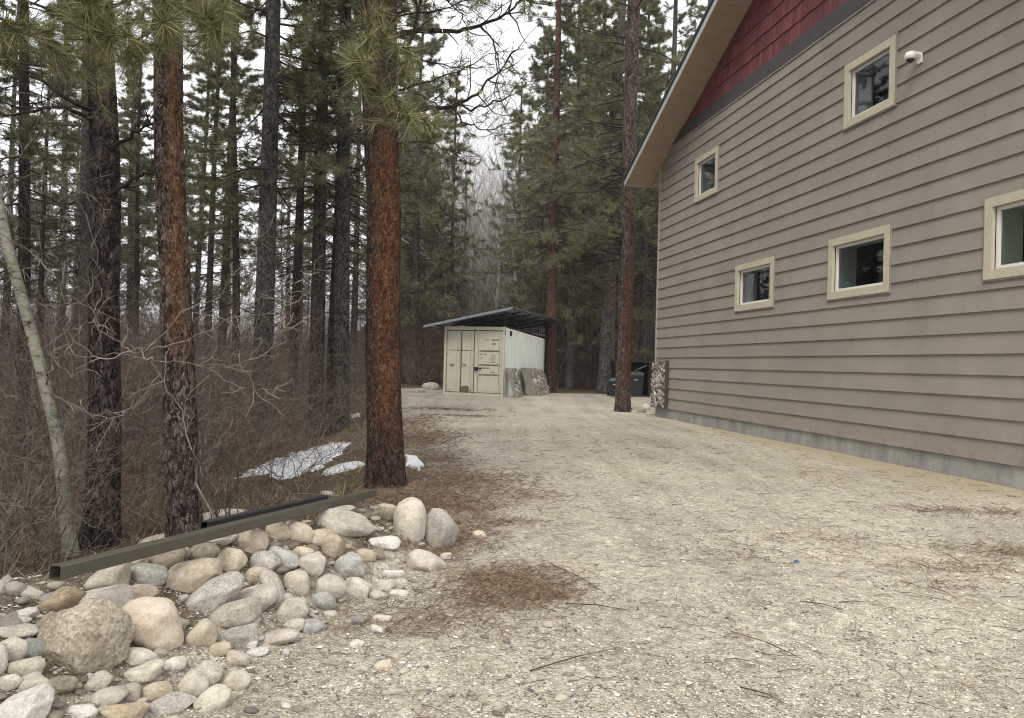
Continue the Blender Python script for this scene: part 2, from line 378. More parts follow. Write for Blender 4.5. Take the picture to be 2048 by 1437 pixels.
def build_ground():
    def axis(knots):
        out = []
        for a, b, st in knots: out += list(np.arange(a, b, st))
        return np.array(out+[knots[-1][1]])
    xs = axis([(-600, -200, 80), (-200, -60, 8), (-60, -14, 1.0), (-14, -4, .25), (-4, 5, .07), (5, 12, .12), (12, 40, 1.5), (40, 200, 10), (200, 600, 80)])
    ys = axis([(-300, -40, 40), (-40, -2, 3), (-2, 2, .3), (2, 9, .07), (9, 34, .25), (34, 70, 1), (70, 230, 5), (230, 600, 60)])
    X, Y = np.meshgrid(xs, ys); Z = zg(X, Y)
    nx, ny = len(xs), len(ys)
    V = np.stack([X, Y, Z], -1).reshape(-1, 3)
    i = (np.arange(ny-1)[:, None]*nx+np.arange(nx-1)[None]).ravel()
    Q = np.stack([i, i+1, i+nx+1, i+nx], -1)
    o = obj('ground', V, Q, None, M['ground'], smooth=True)
    xe = np.interp(Y, *XE)
    forest = ss(-.25, .5, xe-X)
    forest = np.maximum(forest, ss(31, 35, Y+.1*X)); forest = np.maximum(forest, ss(5.0, 6.2, X)*ss(24, 27, Y)*.0)
    pm = pile_h(X, Y); forest = np.maximum(forest*np.where(pm > .01, .3, 1), np.clip(pm*4.5, 0, .64))
    dist = DW-(X*WN[0]+Y*WN[1]); s_ = X*WS[0]+Y*WS[1]
    sand = ss(.9+1.0*ss(14, 9, s_), .0, dist)*ss(6.4, 8.0, s_)*ss(21, 15, s_)*.85
    lit = np.maximum(litter_w(X, Y)*.85, .85*ss(2.3, -.1, X-xe)*ss(5.2, 6.5, Y)*ss(30, 9, Y)+0*X)
    col = np.stack([forest, sand, lit, np.ones_like(lit)], -1).reshape(-1, 4).astype(np.float32)
    ca = o.data.color_attributes.new('mask', 'FLOAT_COLOR', 'POINT'); ca.data.foreach_set('color', col.ravel())
    structure(o); return o
build_ground()
# ================================================================== house
def siding_mat():
    m, N, L, b = newmat('taupe_lap_siding', .75, .25)
    t = tex(N, L, 'Noise', 1.3, detail=5); t2 = tex(N, L, 'Noise', 24, detail=4, vec=(1, 1, 5))
    r = ramp(N, [(.3, (.262, .236, .203)), (.7, (.303, .275, .238))]); L.new(t.outputs[0], r.inputs[0])
    r2 = ramp(N, [(.3, (.92, .92, .92)), (.7, (1.06, 1.06, 1.06))]); L.new(t2.outputs[0], r2.inputs[0])
    g = N.new('ShaderNodeNewGeometry'); r3 = ramp(N, [(0, (.96, .96, .96)), (1, (1.04, 1.04, 1.04))]); L.new(g.outputs['Random Per Island'], r3.inputs[0])
    c = mixc(N, L, 1.0, r.outputs[0], r2.outputs[0], 'MULTIPLY'); c = mixc(N, L, 1.0, c, r3.outputs[0], 'MULTIPLY')
    co = N.new('ShaderNodeTexCoord'); sx = N.new('ShaderNodeSeparateXYZ'); L.new(co.outputs['Object'], sx.inputs[0])
    dn = tex(N, L, 'Noise', 5, detail=8, rough=.75); dm = N.new('ShaderNodeMapRange'); dm.inputs['From Min'].default_value = .9; dm.inputs['From Max'].default_value = .25; dm.inputs['To Max'].default_value = .5; L.new(sx.outputs[2], dm.inputs[0])
    dd = N.new('ShaderNodeMapRange'); dd.inputs['From Min'].default_value = .5; dd.inputs['From Max'].default_value = .62; L.new(dn.outputs[0], dd.inputs[0])
    c = mixc(N, L, math_(N, L, 'MULTIPLY', dm.outputs[0], dd.outputs[0]), c, (.17, .145, .115))
    stn = tex(N, L, 'Noise', 1.6, detail=7, rough=.7, vec=(1.4, 1.4, .35)); sr = ramp(N, [(.3, (.93, .925, .92)), (.55, (1, 1, 1))]); L.new(stn.outputs[0], sr.inputs[0]); c = mixc(N, L, 1.0, c, sr.outputs[0], 'MULTIPLY')
    L.new(c, b.inputs['Base Color'])
    w = tex(N, L, 'Noise', 10, detail=6, vec=(1, 1, 14), rough=.7); bump(N, L, b, w.outputs[0], .35, .004)
    return m
M['siding'] = siding_mat()
M['shake'] = island('red_shake', [(0, (.135, .037, .042)), (.5, (.17, .048, .052)), (1, (.215, .063, .066))], .75, .25, 30)
M['band'] = simple('charcoal_band', (.060, .056, .052), .6, .08, 4)
M['cream'] = simple('cream_trim', (.50, .455, .35), .6, .07, 9, bs=.1)
M['white_vinyl'] = simple('white_vinyl', (.72, .72, .69), .4, .03, 4)
M['soffit'] = simple('tan_soffit', (.36, .275, .20), .7, .08, 3)
M['fascia'] = simple('grey_fascia', (.42, .43, .44), .5, .06, 4)
M['roofdark'] = simple('dark_roofing', (.022, .022, .024), .7, .3, 60, bs=.4)
def conc():
    m, N, L, b = newmat('foundation_concrete', .9, .2)
    t = tex(N, L, 'Noise', 3, vec=(1, 1, .35), detail=8, rough=.7); r = ramp(N, [(.25, (.17, .175, .17)), (.5, (.30, .30, .285)), (.75, (.43, .43, .41))]); L.new(t.outputs[0], r.inputs[0])
    t2 = tex(N, L, 'Noise', 40, detail=4); r2 = ramp(N, [(.3, (.85, .85, .85)), (.7, (1.1, 1.1, 1.1))]); L.new(t2.outputs[0], r2.inputs[0])
    L.new(mixc(N, L, 1.0, r.outputs[0], r2.outputs[0], 'MULTIPLY'), b.inputs['Base Color']); bump(N, L, b, t2.outputs[0], .4, .006); return m
M['concrete'] = conc()
def glass():
    m, N, L, b = newmat('window_glass', .02); N.remove(b)
    gl = N.new('ShaderNodeBsdfGlossy'); gl.inputs['Roughness'].default_value = .01; gl.inputs[0].default_value = (.9, .92, .95, 1)
    tr = N.new('ShaderNodeBsdfTransparent'); tr.inputs[0].default_value = (.72, .78, .76, 1)
    fr = N.new('ShaderNodeFresnel'); fr.inputs[0].default_value = 1.5
    mx = N.new('ShaderNodeMixShader'); L.new(math_(N, L, 'MULTIPLY', fr.outputs[0], .85), mx.inputs[0]); L.new(tr.outputs[0], mx.inputs[1]); L.new(gl.outputs[0], mx.inputs[2])
    L.new(mx.outputs[0], N['Material Output'].inputs[0]); return m
M['glass'] = glass()
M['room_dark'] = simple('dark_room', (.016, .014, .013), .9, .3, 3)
M['jamb'] = simple('pale_jamb', (.74, .80, .76), .8, .05, 3)
M['door_tan'] = simple('tan_panel', (.70, .61, .38), .6, .08, 3)
M['stone_veneer'] = island('river_stone', [(0, (.13, .115, .10)), (.2, (.24, .22, .20)), (.45, (.36, .34, .31)), (.6, (.22, .16, .13)), (.8, (.42, .41, .39)), (1, (.55, .53, .49))], .85, .3, 25)
M['mortar'] = simple('mortar', (.10, .09, .08), .95, .3, 30, bs=.5)
S0, S1, SR = 5.4, 20.41, 12.905
SL, ZE = .441, 7.18
def rake(s): return ZE+SL*min(S1-s, s-S0)
def smax(z): return S1 if z <= ZE else S1-(z-ZE)/SL
def smin(z): return S0 if z <= ZE else S0+(z-ZE)/SL
house = thing('house', W(S1, 0.0), 'large taupe lap-sided house with red shake gable on the right', 'house')
WINS = [(16.67, 17.97, 5.61, 6.71, 'dark'), (10.46, 11.75, 5.59, 6.69, 'dark'), (13.98, 15.62, 2.69, 3.71, 'tan'), (10.49, 12.10, 2.67, 3.73, 'dark'), (6.95, 8.62, 2.65, 3.72, 'tan2')]
TW = .125
def build_siding():
    mb = MB(); zb = .284; E = .28; top = 7.53
    holes = [(a+.03, b-.03, c+.03, d-.03) for a, b, c, d, _ in WINS]
    n = 0
    while zb+n*E < top-.01:
        z0, z1 = zb+n*E, min(top, zb+(n+1)*E)
        jo = 5.4+random.Random(n*7+3).uniform(0, 3.66)
        def off(z): return -.031+.027*(z-z0)/E
        cuts = sorted({z0, z1, *[v for h in holes for v in h[2:] if z0 < v < z1], *([ZE] if z0 < ZE < z1 else [])})
        for k, (a, b) in enumerate(zip(cuts[:-1], cuts[1:])):
            mid = (a+b)/2; iv = [(None, None)]
            hs = sorted((h[0], h[1]) for h in holes if h[2] < mid < h[3])
            edges = [None]+[v for h in hs for v in h]+[None]
            for q in range(0, len(edges), 2):
                L_, R_ = edges[q], edges[q+1]
                la, lb = (L_, L_) if L_ is not None else (smin(a), smin(b)); ra, rb = (R_, R_) if R_ is not None else (smax(a), smax(b))
                js = [v for v in (jo+3.66*q_ for q_ in range(-1, 6)) if max(la, lb)+.05 < v < min(ra, rb)-.05]
                es = [(la, lb)]+[(v+d_, v+d_) for v in js for d_ in (-.0012, .0012)]+[(ra, rb)]
                for q_ in range(0, len(es), 2):
                    (ea, eb), (fa, fb) = es[q_], es[q_+1]
                    mb.add([W(ea, a, off(a)), W(fa, a, off(a)), W(fb, b, off(b)), W(eb, b, off(b))], [[0, 1, 2, 3]])
                if k == 0: mb.add([W(la, a, 0.004), W(ra, a, 0.004), W(ra, a, off(a)), W(la, a, off(a))], [[0, 1, 2, 3]])
        n += 1
    return mb.obj('lap_siding', M['siding'], house)
build_siding()
def plate(mb, s0, s1, z0, z1, o0, o1):   # box on the wall, o0 nearer the viewer (more negative)
    return mb.box8([W(s0, z0, o0), W(s1, z0, o0), W(s1, z0, o1), W(s0, z0, o1), W(s0, z1, o0), W(s1, z1, o0), W(s1, z1, o1), W(s0, z1, o1)])
# foundation, other walls
mb = MB(); plate(mb, S0-.02, S1+.0, -.8, .276, .004, .2); mb.obj('foundation', M['concrete'], house)
def build_rest():
    rng = np.random.RandomState(3)
    mb = MB()                                   # belly band above the siding, a lip below it
    mb.box8([W(smin(7.535), 7.535, -.04), W(smax(7.535), 7.535, -.04), W(smax(7.535), 7.535, .0), W(smin(7.535), 7.535, .0),
             W(smin(7.84), 7.84, -.04), W(smax(7.84), 7.84, -.04), W(smax(7.84), 7.84, .0), W(smin(7.84), 7.84, .0)])
    mb.obj('belly_band', M['band'], house)
    mb = MB(); plate(mb, smin(7.52), smax(7.52), 7.495, 7.53, -.035, -.004); mb.obj('band_moulding', M['siding'], house)
    mb = MB(); z = 7.845; k = 0                 # red shakes, each shingle a tapered board
    while z < rake(SR)-.05:
        E = .335; s = smin(z)+rng.rand()*.1
        while s < smax(z):
            w = rng.uniform(.10, .22); e = min(s+w-.011, smax(z))
            j = rng.uniform(-.010, .006) if k else 0; a = z+j
            ta, tb = min(z+E+.03, rake(s)), min(z+E+.03, rake(e))
            if ta > a+.02 or tb > a+.02:
                ta, tb = max(ta, a+.004), max(tb, a+.004)
                mb.box8([W(s, a, -.034), W(e, a, -.034), W(e, a, -.004), W(s, a, -.004), W(s, ta, -.008), W(e, tb, -.008), W(e, tb, -.002), W(s, ta, -.002)])
            s += w
        z += E; k += 1
    mb.obj('shake_gable', M['shake'], house)
    # wall core and the walls out of sight
    DP = 11.0; mb = MB(); mb.add([W(S0, .28, DP), W(S1, .28, DP), W(S1, ZE, DP), W(S0, ZE, DP)], [[0, 1, 2, 3]])
    mb.add([W(S1, .28, 0.0), W(S1, .28, DP), W(S1, ZE, DP), W(S1, ZE, 0.0)], [[0, 1, 2, 3]])
    mb.add([W(S0, .28, 0.0), W(S0, .28, DP), W(S0, ZE, DP), W(S0, ZE, 0.0)], [[0, 1, 2, 3]])
    mb.add([W(S0, ZE, DP), W(S1, ZE, DP), W(SR, rake(SR), DP)], T=[[0, 1, 2]])
    mb.add([W(S0, 7.53, 0.006), W(S1-.8, 7.53, 0.006), W(SR, rake(SR), 0.006)], T=[[0, 1, 2]])
    mb.obj('plain_wall', M['siding'], house)
    mb = MB(); plate(mb, S1-.008, S1+.045, .30, ZE-.02, -.045, .06); mb.obj('corner_post', simple('corner_tan', (.36, .33, .275), .7), house)
    # roof: soffit boards, fascia, roofing
    SE = 21.3; OV = -.8
    mb = MB(); s = SR
    while s < SE-.01:
        e = min(s+.205, SE); a = s+.006
        for m_ in (0, 1):
            f = (lambda q: q) if not m_ else (lambda q: 2*SR-q)
            A, B = f(a), f(e); za, zb_ = ZE+SL*(S1-a), ZE+SL*(S1-e)
            mb.box8([W(A, za, OV+.03), W(B, zb_, OV+.03), W(B, zb_, -.0), W(A, za, -.0), W(A, za+.02, OV+.03), W(B, zb_+.02, OV+.03), W(B, zb_+.02, -.0), W(A, za+.02, -.0)])
        s += .205
    zs = ZE+SL*(S1-SE)                          # flat eave soffit and its closing triangle
    for f in (lambda q: q, lambda q: 2*SR-q):
        mb.box8([W(f(S1), zs-.01, 0), W(f(SE), zs-.01, 0), W(f(SE), zs-.01, DP), W(f(S1), zs-.01, DP), W(f(S1), zs+.01, 0), W(f(SE), zs+.01, 0), W(f(SE), zs+.01, DP), W(f(S1), zs+.01, DP)])
        mb.add([W(f(S1+.05), zs, -.002), W(f(SE), zs, -.002), W(f(S1+.05), ZE, -.002)], T=[[0, 1, 2]])
    mb.obj('soffit', M['soffit'], house)
    mb = MB(); md = MB()
    for f in (lambda q: q, lambda q: 2*SR-q):
        zr, ze_ = ZE+SL*(S1-SR), zs
        mb.box8([W(f(SR), zr-.02, OV), W(f(SE), ze_-.02, OV), W(f(SE), ze_-.02, OV+.03), W(f(SR), zr-.02, OV+.03), W(f(SR), zr+.15, OV), W(f(SE), ze_+.15, OV), W(f(SE), ze_+.15, OV+.03), W(f(SR), zr+.15, OV+.03)])
        mb.box8([W(f(SE), ze_-.02, OV), W(f(SE+.03), ze_-.02, OV), W(f(SE+.03), ze_-.02, DP), W(f(SE), ze_-.02, DP), W(f(SE), ze_+.15, OV), W(f(SE+.03), ze_+.15, OV), W(f(SE+.03), ze_+.15, DP), W(f(SE), ze_+.15, DP)])
        md.box8([W(f(SR), zr+.152, OV-.025), W(f(SE+.06), ze_+.13, OV-.025), W(f(SE+.06), ze_+.13, DP+.5), W(f(SR), zr+.152, DP+.5), W(f(SR), zr+.25, OV-.025), W(f(SE+.06), ze_+.228, OV-.025), W(f(SE+.06), ze_+.228, DP+.5), W(f(SR), zr+.25, DP+.5)])
    mb.obj('fascia', M['fascia'], house); md.obj('roof', M['roofdark'], house)
build_rest()
def rounded_patch(mb, rng, P, U_, V_, Nn, w, h, n, amp=.045):
    """cobbles packed on a rectangle: P corner, unit U_,V_ in plane, Nn outward"""
    pts = []; k = 0
    while len(pts) < n and k < n*60:
        k += 1; r = rng.uniform(.045, .10)*math.sqrt(w*h/(n*.0155))*.9
        u, v = rng.uniform(r*.7, w-r*.7), rng.uniform(r*.6, h-r*.6)
        if all(math.hypot(u-a, v-b) > (r+c)*.86 for a, b, c in pts): pts.append((u, v, r))
    th = np.linspace(0, np.pi/2, 4); ph = np.arange(9)/9*2*np.pi
    for u, v, r in pts:
        a = rng.rand()*3.14; el = rng.uniform(1, 1.5); V = []
        jit = 1+.12*rng.normal(size=9)
        for t in th:
            for i, p in enumerate(ph):
                x = r*el*math.cos(p)*math.cos(t)*jit[i]; y = r/el**.6*math.sin(p)*math.cos(t)*jit[i]
                X = x*math.cos(a)-y*math.sin(a); Y = x*math.sin(a)+y*math.cos(a)
                uu = min(max(u+X, 0), w); vv = min(max(v+Y, 0), h)
                V.append(P+U_*uu+V_*vv+Nn*(amp*math.sin(t)*min(1, r/.07)))
        Q = [[i*9+j, i*9+(j+1) % 9, (i+1)*9+(j+1) % 9, (i+1)*9+j] for i in range(3) for j in range(9)]
        mb.add(V, Q)
def veneer():
    rng = np.random.RandomState(11)
    mb = MB(); s0, s1 = 19.43, 20.52
    plate(mb, s0, s1, .27, 1.57, -.10, .3)
    o = mb.obj('stone_pier', M['mortar'], house)
    mb = MB(); rounded_patch(mb, rng, W(s0, .28, -.10), WS, np.array([0, 0, 1.]), -WN, s1-s0, 1.27, 62)
    rounded_patch(mb, rng, W(s1, .28, -.10), WN, np.array([0, 0, 1.]), WS, .4, 1.27, 20)
    mb.obj('cobble_face', M['stone_veneer'], o, smooth=True)
    mb = MB(); plate(mb, s0-.018, s0-.001, .27, 1.60, -.13, -.02); mb.obj('metal_edge', M['band'], o)
veneer()
PANE_FLIP = np.dot(np.cross(WS, [0, 0, 1]), -WN) > 0
def window(a, b, c, d, kind):
    mb = MB(); o0, o1 = -.055, -.0
    plate(mb, a, b, d-TW, d, o0, o1); plate(mb, a, b, c, c+TW, o0, o1)
    plate(mb, a, a+TW, c+TW, d-TW, o0+.002, o1); plate(mb, b-TW, b, c+TW, d-TW, o0+.002, o1)
    t = mb.obj('window', M['cream'], house)
    mb = MB(); e = .03; plate(mb, a-e, b+e, d+.001, d+.022, -.045, -.01); plate(mb, a-e, b+e, c-.024, c-.001, -.045, -.01)
    plate(mb, a-.024, a-.001, c, d, -.043, -.01); plate(mb, b+.001, b+.024, c, d, -.043, -.01)
    mb.obj('outer_casing', M['siding'], t)
    a2, b2, c2, d2 = a+TW+.001, b-TW-.001, c+TW+.001, d-TW-.001; f = .05
    mb = MB(); p0, p1 = .012, .075
    plate(mb, a2, b2, d2-f, d2, p0, p1); plate(mb, a2, b2, c2, c2+f, p0, p1); plate(mb, a2, a2+f, c2+f, d2-f, p0+.002, p1); plate(mb, b2-f, b2, c2+f, d2-f, p0+.002, p1)
    mb.obj('sash', M['white_vinyl'], t)
    mb = MB(); mb.add([W(a2+f, c2+f, .045), W(b2-f, c2+f, .045), W(b2-f, d2-f, .045), W(a2+f, d2-f, .045)], [[0, 1, 2, 3]] if PANE_FLIP else [[3, 2, 1, 0]])
    mb.obj('pane', M['glass'], t)
    # the room behind: pale side reveal then a dark box
    mb = MB(); r0, r1 = .08, .42
    mb.add([W(b2, c2, r0), W(b2, c2, r1), W(b2, d2, r1), W(b2, d2, r0)], [[0, 1, 2, 3]])
    mb.add([W(a2, c2, r0), W(a2, c2, r1), W(a2, d2, r1), W(a2, d2, r0)], [[0, 1, 2, 3]])
    mb.add([W(a2, c2, r0), W(b2, c2, r0), W(b2, c2, r1), W(a2, c2, r1)], [[0, 1, 2, 3]])
    mb.add([W(a2, d2, r0), W(b2, d2, r0), W(b2, d2, r1), W(a2, d2, r1)], [[0, 1, 2, 3]])
    mb.obj('reveal', M['jamb'], t)
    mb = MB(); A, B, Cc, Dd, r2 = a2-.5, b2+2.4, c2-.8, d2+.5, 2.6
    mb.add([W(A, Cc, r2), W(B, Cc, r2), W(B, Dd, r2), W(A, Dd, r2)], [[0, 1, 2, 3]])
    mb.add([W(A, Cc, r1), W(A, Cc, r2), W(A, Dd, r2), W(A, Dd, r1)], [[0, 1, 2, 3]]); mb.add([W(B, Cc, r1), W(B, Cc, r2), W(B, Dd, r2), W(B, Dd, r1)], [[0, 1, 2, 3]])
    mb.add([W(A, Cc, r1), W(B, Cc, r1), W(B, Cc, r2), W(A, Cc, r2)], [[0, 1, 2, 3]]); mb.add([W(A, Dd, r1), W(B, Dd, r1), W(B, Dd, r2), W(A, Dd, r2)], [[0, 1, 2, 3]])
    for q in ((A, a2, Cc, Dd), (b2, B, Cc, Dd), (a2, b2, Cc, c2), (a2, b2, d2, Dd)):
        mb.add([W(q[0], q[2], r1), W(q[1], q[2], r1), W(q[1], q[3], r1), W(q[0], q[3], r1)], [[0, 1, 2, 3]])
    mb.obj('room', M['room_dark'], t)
    if kind != 'dark':
        mb = MB(); x0 = .55*(a2+b2)-.05*b2 if kind == 'tan' else a2+.1
        plate(mb, a2-.3, b2-(.35 if kind == 'tan' else .12), Cc, d2+.1, .50, .54)
        plate(mb, a2+.1, b2-.5, Cc+.1, d2-.12, .485, .499)
        mb.obj('inner_door', M['door_tan'], t)
for w_ in WINS: window(*w_)
# security camera on the wall
def seccam():
    s, z = 9.93, 6.10
    t = thing('security_camera', W(s, z, -.03), 'white dome security camera fixed beside the upper window', 'security camera')
    wm = simple('white_plastic', (.75, .75, .74), .35, .03, 5, .4); bk = simple('black_dome', (.01, .01, .012), .1, .1, 5, .6)
    mb = MB(); plate(mb, s-.05, s+.05, z-.07, z+.075, -.045, -.022); mb.obj('wall_plate', wm, t)
    mb = MB(); c = W(s+.0, z+.0, -.19)
    mb.tube([W(s, z+.055, -.045), W(s, z+.06, -.12), W(s, z+.06, -.19)], [.045, .04, .055], 12)
    mb.tube([c+[0, 0, .085], c+[0, 0, .075], c+[0, 0, .03], c+[0, 0, -.02], c+[0, 0, -.03]], [.001, .065, .082, .082, .06], 20); mb.obj('housing', wm, t, smooth=True)
    mb = MB(); th = np.linspace(0, np.pi/2, 7); P = [c+[0, 0, -.022-.055*math.sin(a)] for a in th]
    mb.tube(P, [max(.001, .056*math.cos(a)) for a in th], 20); mb.obj('lens_dome', bk, t, smooth=True)
seccam()

# ================================================================== container
def contmat(name, base, rust=.5):
    m, N, L, b = newmat(name, .6, .3)
    t = tex(N, L, 'Noise', 2.2, vec=(1, 1, .5), detail=7, rough=.7); r = ramp(N, [(.3, tuple(c*.82 for c in base)), (.65, base)]); L.new(t.outputs[0], r.inputs[0])
    t2 = tex(N, L, 'Noise', 6, vec=(1, 1, .25), detail=8, rough=.8); mr = N.new('ShaderNodeMapRange'); mr.inputs['From Min'].default_value = .62; mr.inputs['From Max'].default_value = .72; mr.inputs['To Max'].default_value = rust; L.new(t2.outputs[0], mr.inputs[0])
    L.new(mixc(N, L, mr.outputs[0], r.outputs[0], (.20, .15, .09)), b.inputs['Base Color']); return m
M['cont_cream'] = contmat('cream_container_paint', (.66, .64, .52), .6)
M['cont_white'] = contmat('white_container_side', (.86, .88, .80), .06)
M['cont_dark'] = simple('dark_gasket', (.035, .034, .028), .8)
M['steel_black'] = simple('black_steel', (.02, .02, .022), .5, .2)
M['roof_metal'] = simple('grey_roof_metal', (.30, .32, .36), .45, .1, 3, .4, .3)
M['lettering'] = simple('faded_lettering', (.13, .125, .09), .8, .2, 60)
M['dent'] = simple('rubbed_rust', (.17, .14, .10), .9, .4, 30)
def container():
    p0 = dep(1006, 791, 27.4); zb = zg1(p0[0], p0[1])
    fd = np.array([-2.63, .80, 0])/2.749                      # along the front, towards the left
    sd_ = np.array([.29, .957, 0])                              # along the side, away
    Wd, Ht, Ln = 2.36, 2.56, 6.1
    z0 = zb+.0; K = np.array([p0[0], p0[1], z0]); Z = np.array([0, 0, 1.])
    t = thing('shipping_container', K, 'cream steel shipping container with closed double doors under a metal roof', 'shipping container')
    P = lambda u, v, w: K+fd*u+sd_*v+Z*w
    def bx(mb, u0, u1, v0, v1, w0, w1): return mb.box8([P(u1, v0, w0), P(u0, v0, w0), P(u0, v1, w0), P(u1, v1, w0), P(u1, v0, w1), P(u0, v0, w1), P(u0, v1, w1), P(u1, v1, w1)])
    mb = MB(); pw = .085
    for u in (0, Wd-pw):
        bx(mb, u, u+pw, 0, .12, -.05, Ht); bx(mb, u, u+pw, Ln-.12, Ln, -.05, Ht)
    bx(mb, pw, Wd-pw, 0.002, .12, Ht-.13, Ht-.002); bx(mb, pw, Wd-pw, 0.002, .12, -.05, .10)
    bx(mb, pw, Wd-pw, Ln-.12, Ln-.002, -.05, .12); bx(mb, 0, pw*.8, .12, Ln-.12, -.05, .1); bx(mb, Wd-pw*.8, Wd, .12, Ln-.12, -.05, .1)
    for u in (-.004, Wd-pw-.006):
        for w in (-.055, Ht-.115): bx(mb, u, u+pw+.01, -.008, .16, w, w+.12)
    mb.obj('corner_frame', M['cont_cream'], t)
    mb = MB(); bx(mb, pw, Wd-pw, .09, .11, .10, Ht-.13); mb.obj('door_gasket', M['cont_dark'], t)
    mid = Wd/2+.0; lo, hi = .125, Ht-.165
    for (u0, u1, right) in ((pw+.02, mid-.018, True), (mid+.018, Wd-pw-.02, False)):
        mb = MB(); bx(mb, u0, u1, .045, .088, lo, hi)          # flat leaf
        if right:                                               # panels split by horizontal ribs
            for w0, w1 in ((.19, .74), (.82, 1.10), (1.18, 1.62), (1.70, hi-.06)): bx(mb, u0+.07, u1-.22, .028, .0445, w0, w1)
        else:
            for uu in (u0+.05, (u0+u1)/2+.12): bx(mb, uu, uu+.36, .030, .0445, .2, hi-.06)
        d = mb.obj('door', M['cont_cream'], t)
        mb = MB()
        rods = (u0+.30*(u1-u0)*0+(.90*(u1-u0)+0), u0+.86*(u1-u0)*0+.10) if False else ((u1-.10,) if right else (u0+.12, u0+.52, u0+.52+.0))
        for u in dict.fromkeys(round(r, 3) if not right else round(u1-.14, 3) for r in rods):
            mb.tube([P(u, .005, lo-.06), P(u, .005, hi+.07)], .018, 8)
        if right: mb.tube([P(u0+.10, .005, lo-.06), P(u0+.10, .005, hi+.07)], .014, 8)
        mb.obj('lock_rod', M['cont_cream'], d)
        mb = MB()
        if right: bx(mb, u1-.30, u1-.06, -.02, .004, 1.00, 1.035); bx(mb, u1-.17, u1-.02, -.035, .002, .93, 1.06)
        else:
            bx(mb, u0+.26, u0+.42, -.02, .004, 1.12, 1.15); mb.obj('door_handle', M['dent'], d); mb = MB(); bx(mb, u0+.76, u0+.92, -.02, .004, 1.12, 1.15)
        mb.obj('door_handle', M['steel_black'] if right else M['dent'], d)
        for w in (.35, .95, 1.55, 2.1):
            mb = MB(); u = (u0-.045) if right else (u1-.02); bx(mb, u, u+.065, .0, .044, w, w+.07); mb.obj('hinge', M['cont_cream'], d)
        mb = MB()
        if right:                                               # seams under the ribs
            for w in (.765, 1.125, 1.645): mb = MB(); bx(mb, u0+.06, u1-.18, .030, .0446, w, w+.03); (w < 1.6) and mb.obj('seam', M['dent'], d)
        else:
            bx(mb, u0+.04, u1-.12, .030, .0446, 1.66, 1.685); mb.obj('seam', M['cont_dark'], d); mb = MB(); bx(mb, u0+.47, u0+.49, .026, .0446, lo, hi)
        mb.obj('seam', M['cont_dark'] if not right else M['dent'], d)
        if right:
            mb = MB(); rng = np.random.RandomState(4)            # faint stencilled rows, unreadable at this distance
            def row(ua, ub, w, h, lw=.035, gap=.016):
                u = ua
                while u < ub: bx(mb, u, min(u+lw*rng.uniform(.5, 1), ub), .023, .0275, w, w+h*rng.uniform(.8, 1)); u += lw+gap
            row(u0+.11, u0+.40, 2.04, .065); row(u0+.52, u0+.70, 2.045, .05); row(u0+.24, u0+.42, 1.89, .07, .05, .01)
            row(u0+.56, u0+.84, 1.52, .045); row(u0+.72, u0+.84, 1.40, .03, .03); row(u0+.74, u0+.84, 1.32, .03, .03)
            for w in np.arange(1.24, 1.52, .05): row(u0+.24, u0+.42, w, .022, .05, .006)
            row(u0+.45, u0+.88, 1.005, .055, .05, .008); row(u0+.24, u0+.44, .87, .03, .03)
            mb.obj('stencil_marking', M['lettering'], d)
        else:
            mb = MB(); V = [P(u0+.30+.24*math.cos(a), .0275, lo+.0+.24*math.sin(a)+.01*math.sin(7*a)) for a in np.linspace(0, np.pi, 14)]
            mb.add([P(u0+.30, .0275, lo)]+V, T=[[0, i, i+1] for i in range(1, 14)]); mb.obj('rust_scrape', M['dent'], d)
    # corrugated far and left side, roof
    mb = MB(); V = []; n = 64
    for i in range(n+1):
        v = .12+(Ln-.24)*i/n; off = .0 if (i % 4) < 2 else .03
        V += [P(Wd-.012-off, v, .1), P(Wd-.012-off, v, Ht-.06)]
    mb.add(V, [[2*i, 2*i+2, 2*i+3, 2*i+1] for i in range(n)])
    bx(mb, .03, Wd-.03, Ln-.09, Ln-.06, .1, Ht-.06); bx(mb, .03, Wd-.03, .13, Ln-.12, Ht-.06, Ht-.03); mb.obj('side_wall', M['cont_cream'], t)
    # right side sheeted in white ribbed panel, cut on a slope towards the back
    mb = MB(); n = 72; top = lambda v: Ht-.02-.20*v/Ln*1.0
    V = []
    for i in range(n+1):
        v = .10+(Ln-.1)*i/n; off = .0 if (i % 3) < 2 else .012
        V += [P(-.018-off, v, -.05), P(-.018-off, v, top(v))]
    mb.add(V, [[2*i, 2*i+2, 2*i+3, 2*i+1] for i in range(n)]); bx(mb, -.016, .0-.002, .10, Ln, -.05, Ht-.3)
    mb.obj('white_side_panel', M['cont_white'], t)
    mb = MB(); bx(mb, -.06, -.034, .55, .75, Ht-.30, Ht-.12); mb.obj('vent', M['steel_black'], t)
    # ---- shed roof standing on the container : its own thing
    r = thing('metal_canopy', P(Wd/2, Ln/2, Ht), 'grey metal shed roof on black steel trusses above the container', 'roof canopy')
    # ridge line runs along the right, roof falls to the left and to the back
    A = P(Wd+.65, -.5, Ht-.02); B = P(-.42, -.5, Ht+.68); Cc = P(-.60, Ln+.2, Ht+.64); Dd = P(Wd+.65, Ln+.2, Ht-.05)
    mb = MB(); n = 60; up = np.array([0, 0, .035]); V = []
    for i in range(n+1):
        f = i/n; a = A+(Dd-A)*f; b = B+(Cc-B)*f; o = up*(1 if i % 2 else .3)
        V += [a+o, b+o]
    mb.add(V, [[2*i, 2*i+2, 2*i+3, 2*i+1] for i in range(n)])
    mb.obj('roof_sheet', M['roof_metal'], r)
    mb = MB(); dn = np.array([0, 0, -.07]); e = (B-A)*.0
